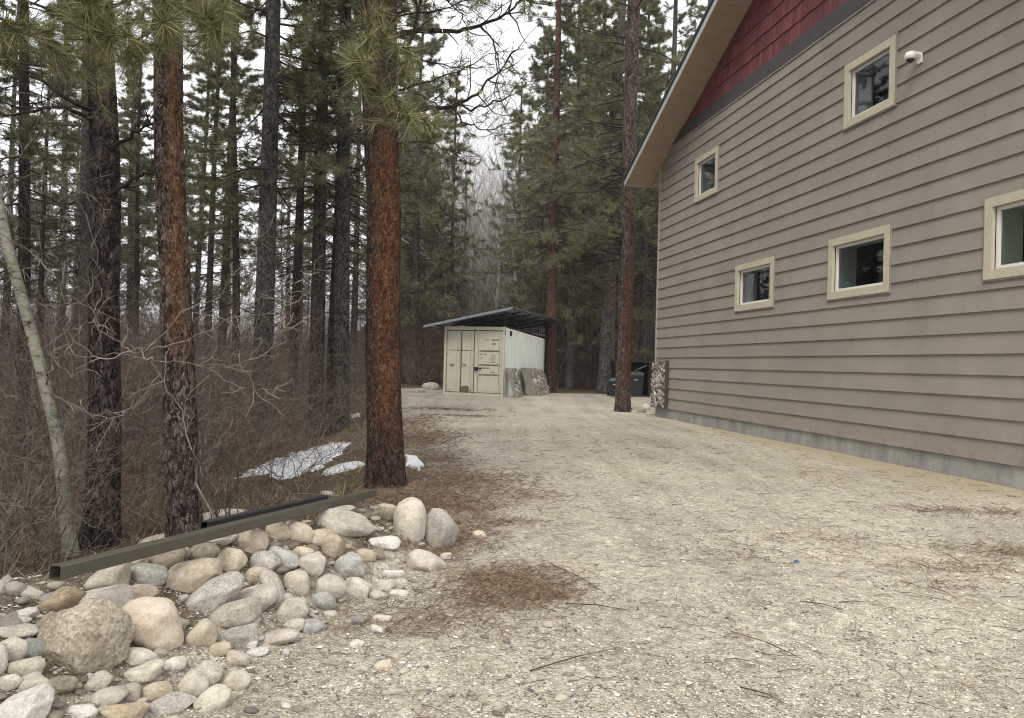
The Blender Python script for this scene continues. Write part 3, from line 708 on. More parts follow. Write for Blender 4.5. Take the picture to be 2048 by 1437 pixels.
    mb.box8([A+dn, B+dn, B+dn+sd_*.03, A+dn+sd_*.03, A+up*.6, B+up*.6, B+up*.6+sd_*.03, A+up*.6+sd_*.03]); mb.obj('edge_flashing', simple('pale_flashing', (.27, .29, .33), .4, .05), r)
    mb = MB()
    for f in np.linspace(0.02, .98, 6):
        a = A+(Dd-A)*f; b = B+(Cc-B)*f; mb.bar(a+[0, 0, -.03], b+[0, 0, -.03], .04, .05)
    for g in (.12, .5, .86, .99):
        a = A+(B-A)*g; b = Dd+(Cc-Dd)*g; mb.bar(a+[0, 0, -.05], b+[0, 0, -.05], .04, .05)
    for v in np.linspace(.1, Ln-.05, 6):
        zt = (Ht+.66-.04*(v/Ln))-.16; mb.bar(P(.02, v, Ht-.25), P(.02, v, zt+.02), .04, .04, up=sd_)
        mb.bar(P(.02, v, zt), P(Wd-.05, v, Ht-.0), .04, .04)
    mb.bar(P(.02, .1, Ht+.03), P(.02, Ln, Ht-.12), .04, .05); mb.bar(P(.02, .1, Ht-.02), P(.02, Ln, Ht-.24), .035, .05)
    mb.bar(P(.02, 2.4, Ht+.0), P(.02, Ln, Ht+.45), .035, .035)
    mb.obj('truss', M['steel_black'], r)
    # ---- stone-faced slabs leaning on the right side
    M['slab'] = simple('slab_back', (.30, .285, .25), .9, .15, 6, bs=.3)
    def slab(v0, ln, hgt, thick, lab, dz=0, lean=.34, n=34):
        q = P(-.10-lean-thick, v0, 0); q[2] = zg1(q[0], q[1])-.03+dz; rgt = -fd
        s = thing('stone_faced_slab', q, lab, 'stone slab', 'cobble-faced slabs leaning on the container')
        upv = fd*lean+Z*hgt; L_ = np.linalg.norm(upv); upn = upv/L_; nn = np.cross(upn, sd_); nn = nn if nn.dot(rgt) > 0 else -nn
        m_ = MB(); m_.obox(q+fd*0, sd_*ln, fd*thick*.9, upv)
        b_ = m_.obj('slab_core', M['slab'], s)
        m_ = MB(); rounded_patch(m_, np.random.RandomState(int(abs(v0)*10)+1), q+nn*.002, sd_, upn, nn, ln, L_, n, .05); m_.obj('cobble_face', M['stone_veneer'], s, smooth=True)
        return s
    slab(-.10, .75, 1.10, .16, 'narrow cobble-faced slab leaning at the front corner of the container', n=30)
    slab(1.75, 1.25, 1.10, .36, 'wide thick cobble-faced slab leaning midway along the white container side', n=44)
    slab(3.35, .9, 1.05, .3, 'cobble-faced slab half hidden behind the wide thick slab', n=30)
    return t
container()
# ---- dark things left of the container
M['rubble'] = simple('weathered_grey_stone', (.17, .16, .145), .95, .4, 9, bs=.6)

# ================================================================== rocks
def rockmat(name, stops, speck=.3, bs=.5, rough=.88, coarse=1.0):
    m, N, L, b = newmat(name, rough, .22)
    oi = N.new('ShaderNodeObjectInfo')
    c = N.new('ShaderNodeTexCoord'); va = N.new('ShaderNodeVectorMath'); va.operation = 'ADD'; L.new(c.outputs['Object'], va.inputs[0])
    sc = N.new('ShaderNodeVectorMath'); sc.operation = 'SCALE'; sc.inputs['Scale'].default_value = 40; cb = N.new('ShaderNodeCombineXYZ')
    for i in range(3): L.new(oi.outputs['Random'], cb.inputs[i])
    L.new(cb.outputs[0], sc.inputs[0]); L.new(sc.outputs[0], va.inputs[1])
    def nz_(scale, d=6, r=.65):
        t = N.new('ShaderNodeTexNoise'); t.inputs['Scale'].default_value = scale; t.inputs['Detail'].default_value = d; t.inputs['Roughness'].default_value = r; L.new(va.outputs[0], t.inputs['Vector']); return t
    t1 = nz_(7, 5); t2 = nz_(120*coarse, 4, .7); t3 = nz_(28, 6, .75)
    r = ramp(N, stops); L.new(math_(N, L, 'ADD', t1.outputs[0], math_(N, L, 'MULTIPLY', math_(N, L, 'SUBTRACT', t3.outputs[0], .5), .5)), r.inputs[0])
    r2 = ramp(N, [(.35, (1-speck,)*3), (.6, (1+speck*.3,)*3)]); L.new(t2.outputs[0], r2.inputs[0])
    rv = ramp(N, [(0, (.92, .905, .885)), (1, (1.2, 1.2, 1.2))]); L.new(oi.outputs['Random'], rv.inputs[0])
    col = mixc(N, L, 1.0, mixc(N, L, 1.0, r.outputs[0], r2.outputs[0], 'MULTIPLY'), rv.outputs[0], 'MULTIPLY')
    t4 = nz_(11, 9, .8); ds = N.new('ShaderNodeMapRange'); ds.inputs['From Min'].default_value = .52; ds.inputs['From Max'].default_value = .66; ds.inputs['To Max'].default_value = .6; L.new(t4.outputs[0], ds.inputs[0])
    col = mixc(N, L, ds.outputs[0], col, (.27, .22, .16))
    L.new(col, b.inputs['Base Color'])
    bump(N, L, b, math_(N, L, 'ADD', t3.outputs[0], math_(N, L, 'MULTIPLY', t2.outputs[0], .35)), min(1, bs*1.6), .014)
    return m
RM = {
 'cream': rockmat('cream_cobble', [(.3, (.43, .385, .31)), (.5, (.55, .50, .415)), (.7, (.64, .595, .51))], .25, .4),
 'white': rockmat('chalky_cobble', [(.3, (.50, .47, .41)), (.5, (.62, .595, .54)), (.7, (.72, .70, .65))], .22, .4),
 'tan': rockmat('tan_cobble', [(.3, (.37, .31, .23)), (.5, (.50, .43, .33)), (.7, (.59, .53, .43))], .22, .4),
 'ochre': rockmat('ochre_cobble', [(.3, (.27, .215, .14)), (.5, (.44, .36, .25)), (.7, (.55, .48, .36))], .25, .4),
 'peach': rockmat('peach_cobble', [(.3, (.45, .37, .28)), (.5, (.56, .475, .38)), (.7, (.64, .57, .48))], .18, .3),
 'pink': rockmat('pinkish_cobble', [(.3, (.41, .365, .31)), (.5, (.53, .48, .42)), (.7, (.62, .575, .51))], .25, .4),
 'grey': rockmat('grey_cobble', [(.3, (.33, .31, .27)), (.5, (.47, .445, .395)), (.7, (.59, .565, .51))], .4, .5),
 'blue': rockmat('blue_grey_cobble', [(.3, (.32, .315, .295)), (.5, (.44, .435, .405)), (.7, (.55, .54, .505))], .32, .4),
 'slate': rockmat('slate_cobble', [(.3, (.20, .205, .20)), (.5, (.30, .305, .295)), (.7, (.40, .40, .385))], .28, .4),
 'brown': rockmat('brown_cobble', [(.3, (.19, .16, .12)), (.5, (.31, .265, .205)), (.7, (.42, .37, .30))], .35, .5),
 'rough': rockmat('coarse_tan_boulder', [(.3, (.36, .31, .235)), (.5, (.50, .44, .35)), (.7, (.64, .58, .48))], .5, 1.0, .95, .6),
 'green': rockmat('pale_olive_cobble', [(.3, (.39, .36, .30)), (.5, (.52, .485, .41)), (.7, (.61, .58, .50))], .35, .45),
}
_ico = {}
def ico(sub):
    if sub not in _ico:
        import bmesh
        bm = bmesh.new(); bmesh.ops.create_icosphere(bm, subdivisions=sub, radius=1)
        _ico[sub] = (np.array([v.co[:] for v in bm.verts]), np.array([[v.index for v in f.verts] for f in bm.faces])); bm.free()
    return _ico[sub]
def rock_shape(seed, kind='smooth', sub=4):
    rng = np.random.RandomState(seed); V, F = ico(sub); V = V.copy()
    o = rng.rand(3)*50
    def nf(P, s):
        return np.array([mnoise.noise(Vector(p*s+o)) for p in P])
    if kind == 'smooth':
        p = rng.uniform(2.1, 2.9); V /= (np.abs(V)**p).sum(1)[:, None]**(1/p)
        for _ in range(9 if seed % 2 else 5):
            n = rng.normal(size=3); n /= np.linalg.norm(n); dd = rng.uniform(.70, .90); k = V.dot(n)-dd; V -= np.clip(k, 0, None)[:, None]*n*.7
        V *= (1+.15*nf(V, 1.1)+.05*nf(V, 2.6)+.012*nf(V, 7))[:, None]
        V[:, 0] *= 1+.14*rng.normal()*V[:, 2]*.6; V[:, 2] *= 1+.16*rng.normal()*V[:, 0]*.5
    else:
        nc = 9 if kind == 'angular' else 14
        for _ in range(nc):                      # planar cuts
            n = rng.normal(size=3); n /= np.linalg.norm(n); d = rng.uniform(.62, .85) if kind == 'angular' else rng.uniform(.78, .93)
            k = V.dot(n)-d; V -= np.clip(k, 0, None)[:, None]*n*.92
        V *= (1+.07*nf(V, 1.8)+(.05 if kind == 'rough' else .02)*nf(V, 6)+(.035 if kind == 'rough' else .008)*nf(V, 14))[:, None]
        V /= .5*(V.max(0)-V.min(0))
        V *= .96
    V -= (V.max(0)+V.min(0))/2; V /= .5*(V.max(0)-V.min(0))
    return V, F
RCACHE = {}
ROCK_GROUP = 'river rocks heaped at the edge of the drive'
def place_rock(cx, cy, w, h, ang, col, kind, label, seed, lift=.25, depthf=.9):
    w *= 1.1; h *= 1.1
    p = at(cx, cy+h*.16); d = p-CAM; dist = d.dot(Fv)
    a, b = w/2/FPX*dist, h/2/FPX*dist
    c = CAM+ray(cx, cy)*dist+0*p
    sub = 5 if w > 110 else 4 if w > 45 else 3
    V, F = rock_shape(seed, kind, sub)
    sz = np.array([a, (a+b)/2*depthf, b]); V = V*sz
    t = math.radians(ang); ct, st = math.cos(t), math.sin(t)
    X = V[:, 0]*ct-V[:, 2]*st; Z = V[:, 0]*st+V[:, 2]*ct
    yaw = math.atan2(-d[0], d[1])
    # keep what the camera sees in proportion, laid in the world with the viewing yaw
    right = np.array([math.cos(yaw), math.sin(yaw), 0]); fw = np.array([-math.sin(yaw), math.cos(yaw), 0])
    Pw = c+X[:, None]*right+V[:, 1:2]*fw+Z[:, None]*np.array([0, 0, 1])
    o = obj('river_rock', Pw, None, F, RM[col], smooth=(kind != 'none'), origin=c)
    tag(o, label, 'rock', ROCK_GROUP); return o
ROCKS = [
 (172,1280,160,142,0,'rough','rough','coarse tan boulder, the largest in the heap, at lower left'),
 (303,1252,124,100,-22,'peach','smooth','big smooth round peach boulder right of the coarse tan boulder'),
 (218,1160,92,58,24,'cream','smooth','pale rounded rock just below the left end of the steel tube'),
 (208,1208,98,58,4,'pink','smooth','pinkish grey rock peeping over the top of the coarse tan boulder'),
 (122,1202,82,40,22,'ochre','smooth','long yellowish cobble on the back left crest near the dead brush'),
 (100,1248,66,40,14,'brown','smooth','oval brown and ochre cobble touching the left of the coarse boulder'),
 (34,1265,74,24,-4,'green','smooth','long flat cobble with pale top at the far left edge'),
 (24,1244,64,16,0,'grey','smooth','thin flat grey cobble, topmost at the left edge'),
 (66,1297,58,38,-8,'slate','angular','dark slate blue cobble at the left of the coarse boulder'),
 (24,1300,52,50,30,'pink','smooth','pinkish cream cobble left of the dark slate cobble'),
 (2,1322,22,70,0,'green','smooth','greenish cobble cut by the left edge of the frame'),
 (50,1337,64,38,0,'cream','smooth','cream cobble below the dark slate cobble'),
 (21,1366,40,32,-10,'cream','smooth','small round cream cobble at the lower left edge'),
 (70,1372,54,34,-10,'cream','smooth','cream cobble right of a small round one near the bottom left'),
 (42,1425,112,66,28,'white','angular','large chalky white rock in the bottom left corner'),
 (52,1228,44,22,0,'white','angular','small whitish rock behind the flat cobbles at upper left'),
 (388,1156,100,70,14,'tan','smooth','big rounded tan cobble under the middle of the steel tube'),
 (331,1122,78,44,24,'brown','rough','brown speckled rock directly below the steel tube'),
 (298,1152,66,40,-14,'blue','smooth','pale blue grey cobble between the brown speckled rock and tan ones'),
 (280,1188,62,34,-5,'tan','smooth','flat oval tan cobble over the peach boulder'),
 (405,1106,64,34,-4,'brown','smooth','smooth dark brown cobble just under the steel tube'),
 (461,1124,56,52,-20,'tan','smooth','round tan cobble with a dark crack below the tube'),
 (503,1084,60,52,-15,'peach','angular','round peach cobble touching the underside of the tube'),
 (446,1080,52,24,4,'cream','smooth','flat cream cobble wedged under the tube'),
 (420,1199,140,56,38,'grey','angular','long angular grey and tan rock slanting across the heap centre'),
 (470,1232,96,56,14,'green','smooth','smooth greenish white boulder in the middle of the heap'),
 (508,1202,88,46,18,'green','smooth','greenish cream boulder leaning on the smooth greenish white one'),
 (402,1271,56,52,20,'tan','smooth','round tan cobble below the long angular rock'),
 (546,1178,36,84,28,'pink','smooth','upright narrow pinkish rock right of the greenish boulders'),
 (692,1052,104,52,-10,'green','smooth','large pale olive boulder below the right half of the tube'),
 (820,1052,62,104,4,'cream','smooth','tall upright cream boulder leaning beside the grey one'),
 (878,1068,74,96,-6,'grey','angular','angular light grey boulder at the right end of the heap'),
 (856,1129,84,44,-24,'pink','angular','wedge-shaped pinkish cream rock in front of the tall upright boulder'),
 (769,1087,60,28,-6,'white','smooth','flat whitish oval cobble left of the tall upright boulder'),
 (667,1096,42,58,6,'tan','smooth','upright tan cobble below the pale olive boulder'),
 (698,1136,56,50,12,'blue','smooth','blue grey cobble in the right half of the heap'),
 (716,1179,54,44,-10,'pink','angular','pinkish triangular cobble below the blue grey one'),
 (661,1180,56,52,-12,'pink','smooth','squarish pinkish tan cobble in the right half of the heap'),
 (647,1206,48,34,0,'blue','smooth','smooth blue cobble in front of the squarish pinkish one'),
 (594,1168,46,52,14,'cream','smooth','cream cobble standing right of the upright narrow rock'),
 (582,1222,64,44,34,'green','smooth','tilted pale cobble at the lower middle front of the heap'),
 (598,1066,62,40,-14,'tan','smooth','tan cobble below the tube left of the pale olive boulder'),
 (640,1078,54,34,10,'tan','smooth','broad tan cobble under the left end of the pale olive boulder'),
 (556,1064,44,40,6,'tan','smooth','tan cobble between the tube and the grey cobbles'),
 (530,1126,58,48,8,'grey','smooth','mottled grey cobble in the upper middle of the heap'),
 (566,1121,62,40,-12,'blue','smooth','pale bluish cobble touching the mottled grey one'),
 (515,1152,48,34,10,'tan','smooth','tan cobble below the mottled grey cobble'),
 (622,1132,50,44,-10,'pink','smooth','pinkish grey cobble in the upper right middle of the heap'),
 (606,1110,42,34,10,'tan','angular','small blocky tan rock above the pinkish grey cobble'),
 (787,1150,44,20,0,'white','smooth','small flat whitish cobble below the flat whitish oval'),
 (770,1170,42,22,6,'pink','smooth','small blocky pinkish stone below the small flat whitish one'),
 (802,1168,28,22,0,'pink','smooth','small rosy stone near the wedge-shaped rock'),
 (798,1188,36,14,0,'white','smooth','small thin whitish stone near the right toe of the heap'),
 (757,1192,34,22,-4,'pink','angular','small tan pink stone right of the triangular cobble'),
 (732,1112,38,24,-10,'tan','smooth','small tan cobble under the flat whitish oval'),
 (752,1110,34,20,-6,'brown','smooth','flat brown cobble under the flat whitish oval'),
 (690,1021,52,18,-4,'green','smooth','greenish cobble behind the pale olive boulder'),
 (655,989,26,14,0,'peach','smooth','small peach cobble perched behind the two tubes'),
 (448,1033,88,26,6,'cream','smooth','cream boulder showing behind the dark shorter tube'),
 (368,1066,56,26,14,'cream','smooth','cream rock peeping over the middle of the long tube'),
 (316,1084,70,26,10,'cream','smooth','pale rock peeping over the left half of the long tube'),
 (262,1128,64,24,14,'tan','smooth','tan rock tucked under the left half of the tube'),
 (626,1256,46,30,-10,'slate','smooth','slate blue cobble at the front toe of the heap'),
 (716,1243,26,24,-40,'slate','smooth','small dark blue stone alone on the dirt'),
 (756,1262,32,16,-24,'white','smooth','small whitish stone right of the small dark blue one'),
 (764,1236,36,12,0,'cream','smooth','thin cream stone on the dirt below the heap'),
 (714,1288,28,18,10,'white','angular','small chalky stone on the bare dirt'),
 (767,1331,36,18,0,'peach','smooth','peach pebble alone on the gravel in front of the heap'),
 (660,1228,26,12,0,'pink','smooth','tiny whitish stone below the smooth blue cobble'),
 (588,1253,44,26,14,'green','smooth','olive stone left of the slate blue cobble'),
 (515,1305,42,18,2,'white','smooth','small oval whitish cobble at the front edge'),
 (482,1276,66,42,14,'grey','smooth','pale grey cobble in front of the greenish white boulder'),
 (556,1276,76,26,10,'pink','angular','long low pinkish cobble at the front toe'),
 (500,1290,30,26,30,'white','smooth','small pale round cobble beside the pale grey one'),
 (474,1365,50,44,8,'cream','smooth','squarish cream cobble near the bottom centre of the heap'),
 (280,1315,62,34,-6,'pink','smooth','pinkish white cobble below the peach boulder'),
 (288,1350,76,36,18,'cream','smooth','tapered cream cobble slanting below the pinkish white one'),
 (310,1384,60,34,4,'tan','smooth','yellowish cobble below the tapered cream one'),
 (384,1376,52,56,-30,'cream','smooth','smooth cream cobble in the lower middle of the heap'),
 (412,1350,56,50,34,'green','smooth','greenish cream cobble above the squarish one'),
 (428,1402,66,50,34,'cream','smooth','large buff cobble at the bottom of the heap'),
 (345,1410,84,42,4,'grey','angular','pale grey lumpy rock at the bottom centre'),
 (250,1426,84,34,-6,'ochre','smooth','ochre cobble cut by the bottom edge'),
 (196,1366,54,38,10,'green','angular','small greyish rock right below the coarse boulder'),
 (218,1394,70,32,6,'pink','angular','knobbly pinkish rock below the small greyish one'),
 (166,1424,50,28,0,'white','smooth','half-buried whitish cobble at the bottom left'),
 (262,1388,34,36,0,'pink','smooth','small pinkish cobble left of the yellowish one'),
 (476,1320,46,30,-20,'cream','smooth','cream stone left of the small oval whitish cobble'),
 (440,1300,40,26,10,'tan','smooth','tan stone below the pale grey cobble'),
 (350,1330,44,26,6,'pink','angular','flat rosy stone between the front cobbles'),
 (120,1372,60,34,8,'brown','rough','dull brown rock in the shade under the coarse boulder'),
 (958,1071,28,18,0,'peach','smooth','single peach stone on the needles right of the grey boulder'),
 (892,1115,24,18,0,'cream','smooth','small cream stone at the foot of the grey boulder'),
 (770,1030,50,30,0,'brown','angular','brown clod behind the flat whitish oval cobble'),
 (776,1016,36,14,-10,'cream','smooth','pale stone left of the tall upright boulder top'),
]
for i, r in enumerate(ROCKS):
    place_rock(*r[:8], seed=100+i)
# small unlabelled cobbles in the gaps : shared shapes
def small_rocks():
    rng = np.random.RandomState(8)
    protos = []
    for k in range(7):
        V, F = rock_shape(900+k, 'smooth' if k % 3 else 'angular', 3); V = V*np.array([1, .75, .55])
        protos.append([V, F])
    meshes = {}
    n = 0; tries = 0; d = PB-PA
    while n < 290 and tries < 5000:
        tries += 1
        mid_ = n < 90
        t = rng.uniform(-.3, 1.0); u = rng.uniform(-.45, .62) if mid_ else rng.uniform(-.35, 1.05)
        nrm = np.array([d[1], -d[0]])/np.linalg.norm(d); p = PA+d*t+nrm*u*(1.0-.3*max(0, t))
        if p[1] < 2.3: continue
        r = rng.uniform(.045, .078)*(1-.35*max(0, t)) if mid_ else rng.uniform(.018, .046)*(1 if u < .8 else .6)
        k = rng.randint(7); col = ['cream', 'white', 'tan', 'pink', 'cream', 'grey', 'brown', 'green'][rng.randint(8)]
        key = (k, col)
        if key not in meshes:
            me = npmesh('small_cobble', protos[k][0], None, protos[k][1], True); me.materials.append(RM[col]); meshes[key] = me
        o = bpy.data.objects.new('small_cobble', meshes[key]); C.objects.link(o)
        o.location = tuple(onground(p[0], p[1], r*(-.05 if mid_ else .28))); o.scale = (r, r, r); o.rotation_euler = (rng.normal()*.25, rng.normal()*.25, rng.rand()*6.3)
        tag(o, 'fist-sized or smaller cobble filling gaps between the bigger rocks', 'cobble', 'small cobbles filling the rock heap'); n += 1
small_rocks()
# scattered rocks by the house corner and left of the container
for (px, py, w, h, c, k, lab) in [(1278, 822, 26, 14, 'brown', 'rough', 'dull brown rock on the gravel below the stone pier'), (1291, 817, 16, 16, 'white', 'rough', 'small bright rock at the foot of the stone pier'),
                              (1268, 825, 14, 9, 'grey', 'rough', 'small grey stone right of the red-barked trunk'),
                              (1302, 829, 18, 8, 'cream', 'rough', 'flat pale stone against the foundation corner'),
                              (862, 776, 34, 20, 'grey', 'rough', 'weathered grey boulder left of the container doors'), (838, 783, 28, 12, 'grey', 'rough', 'low grey rock on the bank left of the weathered boulder')]:
    o = place_rock(px, py, w, h, 0, c, k, lab, seed=px); o['group'] = 'rocks scattered near the buildings'

# ================================================================== steel tubes
M['olive_steel'] = simple('olive_painted_steel', (.082, .075, .058), .38, .12, 30, .45, vec=(1, 1, 1))
M['black_steel_tube'] = simple('dark_steel_tube', (.022, .024, .027), .4, .2, 20, .5)
def hollow(name, p, q, w, t, mat, label):
    p, q = np.asarray(p, float), np.asarray(q, float); d = (q-p)/np.linalg.norm(q-p)
    r = np.cross(d, [0, 0, 1]); r /= np.linalg.norm(r); u = np.cross(r, d)
    ring = lambda c, a: [c-r*a-u*a, c+r*a-u*a, c+r*a+u*a, c-r*a+u*a]
    a, b = w/2, w/2-t; ca = .006
    def ringc(c, a):     # chamfered square, 8 corners
        o = []
        for (x, y) in ((-1, -1), (1, -1), (1, 1), (-1, 1)):
            s = [(-a*-x*-1, 0)]
            if x*y > 0: pr = [(x*(a), y*(a-ca)), (x*(a-ca), y*a)]
            else: pr = [(x*(a-ca), y*a), (x*a, y*(a-ca))]
            if (x, y) == (-1, -1): pr = [(-a, -a+ca), (-a+ca, -a)]
            if (x, y) == (1, -1): pr = [(a-ca, -a), (a, -a+ca)]
            if (x, y) == (1, 1): pr = [(a, a-ca), (a-ca, a)]
            if (x, y) == (-1, 1): pr = [(-a+ca, a), (-a, a-ca)]
            o += [c+r*X+u*Y for X, Y in pr]
        return o
    V = ringc(p, a)+ringc(q, a)+ringc(p, b)+ringc(q, b); Q = []
    for j in range(8):
        k = (j+1) % 8
        Q += [[j, k, 8+k, 8+j], [16+k, 16+j, 24+j, 24+k], [k, j, 16+j, 16+k], [8+j, 8+k, 24+k, 24+j]]
    o = obj(name, V, Q, None, mat, origin=(p+q)/2); tag(o, label, 'steel tube'); return o
hollow('square_steel_tube', dep(110, 1146, 2.95), dep(746, 986, 5.95), .059, .004, M['olive_steel'], 'long olive square steel tube lying across the rock heap')
hollow('square_steel_tube', dep(408, 1052, 4.05), dep(650, 997, 5.6), .048, .004, M['black_steel_tube'], 'shorter dark steel tube lying behind the long olive tube')

# ================================================================== bin shelter and bins
def bins():
    Yb = 30.5
    a = dep(1228, 793, Yb); b = dep(1299, 795, Yb); zb = zg1(a[0], a[1]); dx = b[0]-a[0]
    o = np.array([a[0], a[1], zb]); X = np.array([1., 0, 0]); Y = np.array([0, 1., 0]); Z = np.array([0, 0, 1.])
    t = thing('bin_shelter', o, 'low black open-fronted bin shelter beside the house corner', 'bin shelter')
    bm_ = simple('black_board', (.010, .010, .012), .7, .3)
    mb = MB(); mb.obox(o+X*.02+Y*1.1, X*(dx-.04), Y*.03, Z*1.42); mb.obj('back_panel', bm_, t)
    mb = MB(); mb.obox(o+X*(dx-.05)+Y*.02, X*.04, Y*1.08, Z*1.42); mb.obj('side_panel', bm_, t)
    mb = MB(); mb.obox(o+X*(-.05)+Y*-.05+Z*1.42, X*(dx+.1), Y*1.25, Z*.06); mb.obj('roof', simple('dark_roof_board', (.03, .032, .033), .7), t)
    for x in (0, dx-.06):
        mb = MB(); mb.obox(o+X*x-Y*.05, X*.06, Y*.06, Z*1.42); mb.obj('post', M['steel_black'], t)
    mb = MB(); mb.obox(o+Y*-.04+X*.06, X*(dx-.12), Y*1.1, Z*.05); mb.obj('floor', M['mortar'], t)
    def bin_(cx, cy, w, h, body, lid, label, dome):
        c = np.array([cx, cy, zb+.05]); s = thing('wheeled_bin', c, label, 'rubbish bin')
        m_ = MB(); f, g = w*.42, w*.5
        m_.box8([c+[-f, -f, 0], c+[f, -f, 0], c+[f, f, 0], c+[-f, f, 0], c+[-g, -g, h*.8], c+[g, -g, h*.8], c+[g, g, h*.8], c+[-g, g, h*.8]])
        m_.box8([c+[-g-.02, -g-.03, h*.74], c+[g+.02, -g-.03, h*.74], c+[g+.02, g+.02, h*.74], c+[-g-.02, g+.02, h*.74], c+[-g-.02, -g-.03, h*.801], c+[g+.02, -g-.03, h*.801], c+[g+.02, g+.02, h*.801], c+[-g-.02, g+.02, h*.801]])
        m_.obj('bin_body', body, s)
        m_ = MB(); rows = []
        for k, (e, z) in enumerate(((1.06, .81), (1.06, .85), (.9, .93), (.6, .985), (.2, 1.0))):
            e = e*g; rows.append([c+[-e, -e, h*z], c+[e, -e, h*z], c+[e, e, h*z], c+[-e, e, h*z]])
        for A_, B_ in zip(rows[:-1], rows[1:]): m_.box8(A_+B_)
        m_.obj('bin_lid', lid, s)
        m_ = MB(); m_.obox(c+[-.1, -g-.036, h*.62], [.14, 0, 0], [0, .01, 0], [0, 0, .03]); m_.obj('bin_sticker', M['white_vinyl'], s)
        for q in (-1, 1):
            m_ = MB(); m_.tube([c+[q*(f+.02), f+.02, .1], c+[q*(f+.09), f+.02, .1]], .10, 8); m_.obj('wheel', M['steel_black'], s)
    dk = simple('dark_grey_plastic', (.035, .037, .043), .5, .1); dl = simple('grey_plastic_lid', (.075, .072, .08), .5, .1)
    tl = simple('teal_plastic_lid', (.07, .12, .14), .5, .1)
    bin_(o[0]+dx*.64, o[1]+.45, .60, 1.02, dk, dl, 'dark grey rubbish bin with domed lid inside the shelter', True)
    c = dep(1232, 793, 29.6); 
    bin_(c[0]-.06, c[1], .42, .72, simple('dark_green_plastic', (.025, .033, .03), .6), tl, 'small dark bin with a teal lid left of the red-barked trunk', True)
    p = dep(1262, 745, 31.0); q = dep(1294, 731, 31.0)
    s = MB().bar(p, q, .04, .05).obj('pale_stick', M['white_vinyl'], origin=p); s.name = 'wooden_stick'; tag(s, 'pale stick propped at a slant over the dark grey bin', 'stick')
bins()
# blue scrap on the gravel
p = at(1593, 1126); V, F = ico(1); rr = np.random.RandomState(2); V = V*(1+.3*rr.normal(size=V.shape)*.5)*np.array([.022, .012, .009])
tag(obj('plastic_scrap', V+p+[0, 0, .012], None, F, simple('blue_plastic', (.03, .12, .42), .4), origin=p), 'small blue plastic scrap lying on the gravel', 'plastic scrap')

# ================================================================== snow
def snow():
    m, N, L, b = newmat('old_snow', .6, .3)
    dt = tex(N, L, 'Noise', 26, detail=9, rough=.8)
    t = tex(N, L, 'Noise', 18, detail=6); r = ramp(N, [(.3, (.60, .63, .68)), (.6, (.80, .82, .86))]); L.new(t.outputs[0], r.inputs[0]); dr = N.new('ShaderNodeMapRange'); dr.inputs['From Min'].default_value = .56; dr.inputs['From Max'].default_value = .66; L.new(dt.outputs[0], dr.inputs[0])
    L.new(mixc(N, L, math_(N, L, 'MULTIPLY', dr.outputs[0], .7), r.outputs[0], (.20, .15, .10)), b.inputs['Base Color'])
    b.inputs['Subsurface Weight'].default_value = .0; bump(N, L, b, t.outputs[0], .6, .02)
    rng = np.random.RandomState(5)
    patches = [([(470, 958), (520, 930), (560, 912), (600, 905), (640, 893), (672, 884), (702, 888), (690, 905), (664, 922), (640, 940), (610, 948), (575, 962), (530, 950)], 'long ragged patch of old snow left of the big red trunk'),
               ([(640, 948), (680, 932), (728, 926), (730, 934), (690, 944), (650, 953)], 'thin strip of snow touching the left of the big red trunk'),
               ([(808, 912), (834, 916), (850, 934), (838, 942), (812, 934)], 'small snow patch just right of the big red trunk'),
               ([(700, 832), (718, 828), (720, 834), (702, 838)], 'tiny snow patch behind the big red trunk, left of it'),
               
               
               
               ]
    for poly, lab in patches:
        P = np.array([at(*q) for q in poly]); c = P.mean(0)
        n = 220; k = len(P)
        # fan with refined rings, ragged rim
        rings = 7; V = []; per = 10*k
        for a in range(rings+1):
            f = a/rings
            for i in range(per):
                j = i/per*k; j0 = int(j); g = j-j0; q = P[j0]*(1-g)+P[(j0+1) % k]*g
                jit = 1+.75*(fbm(i*.42+c[0]*7, a*.3+c[1], 4)-.47)*f
                x, y = (c+(q-c)*f*jit)[:2]
                V.append([x, y, zg1(x, y)+.012+.045*(1-f**4)+(-.03 if a == rings else 0)])
        Q = [[a*per+i, a*per+(i+1) % per, (a+1)*per+(i+1) % per, (a+1)*per+i] for a in range(rings) for i in range(per)]
        o = obj('snow_patch', V, Q, None, m, smooth=True, origin=c); tag(o, lab, 'snow patch', 'patches of old snow')
snow()

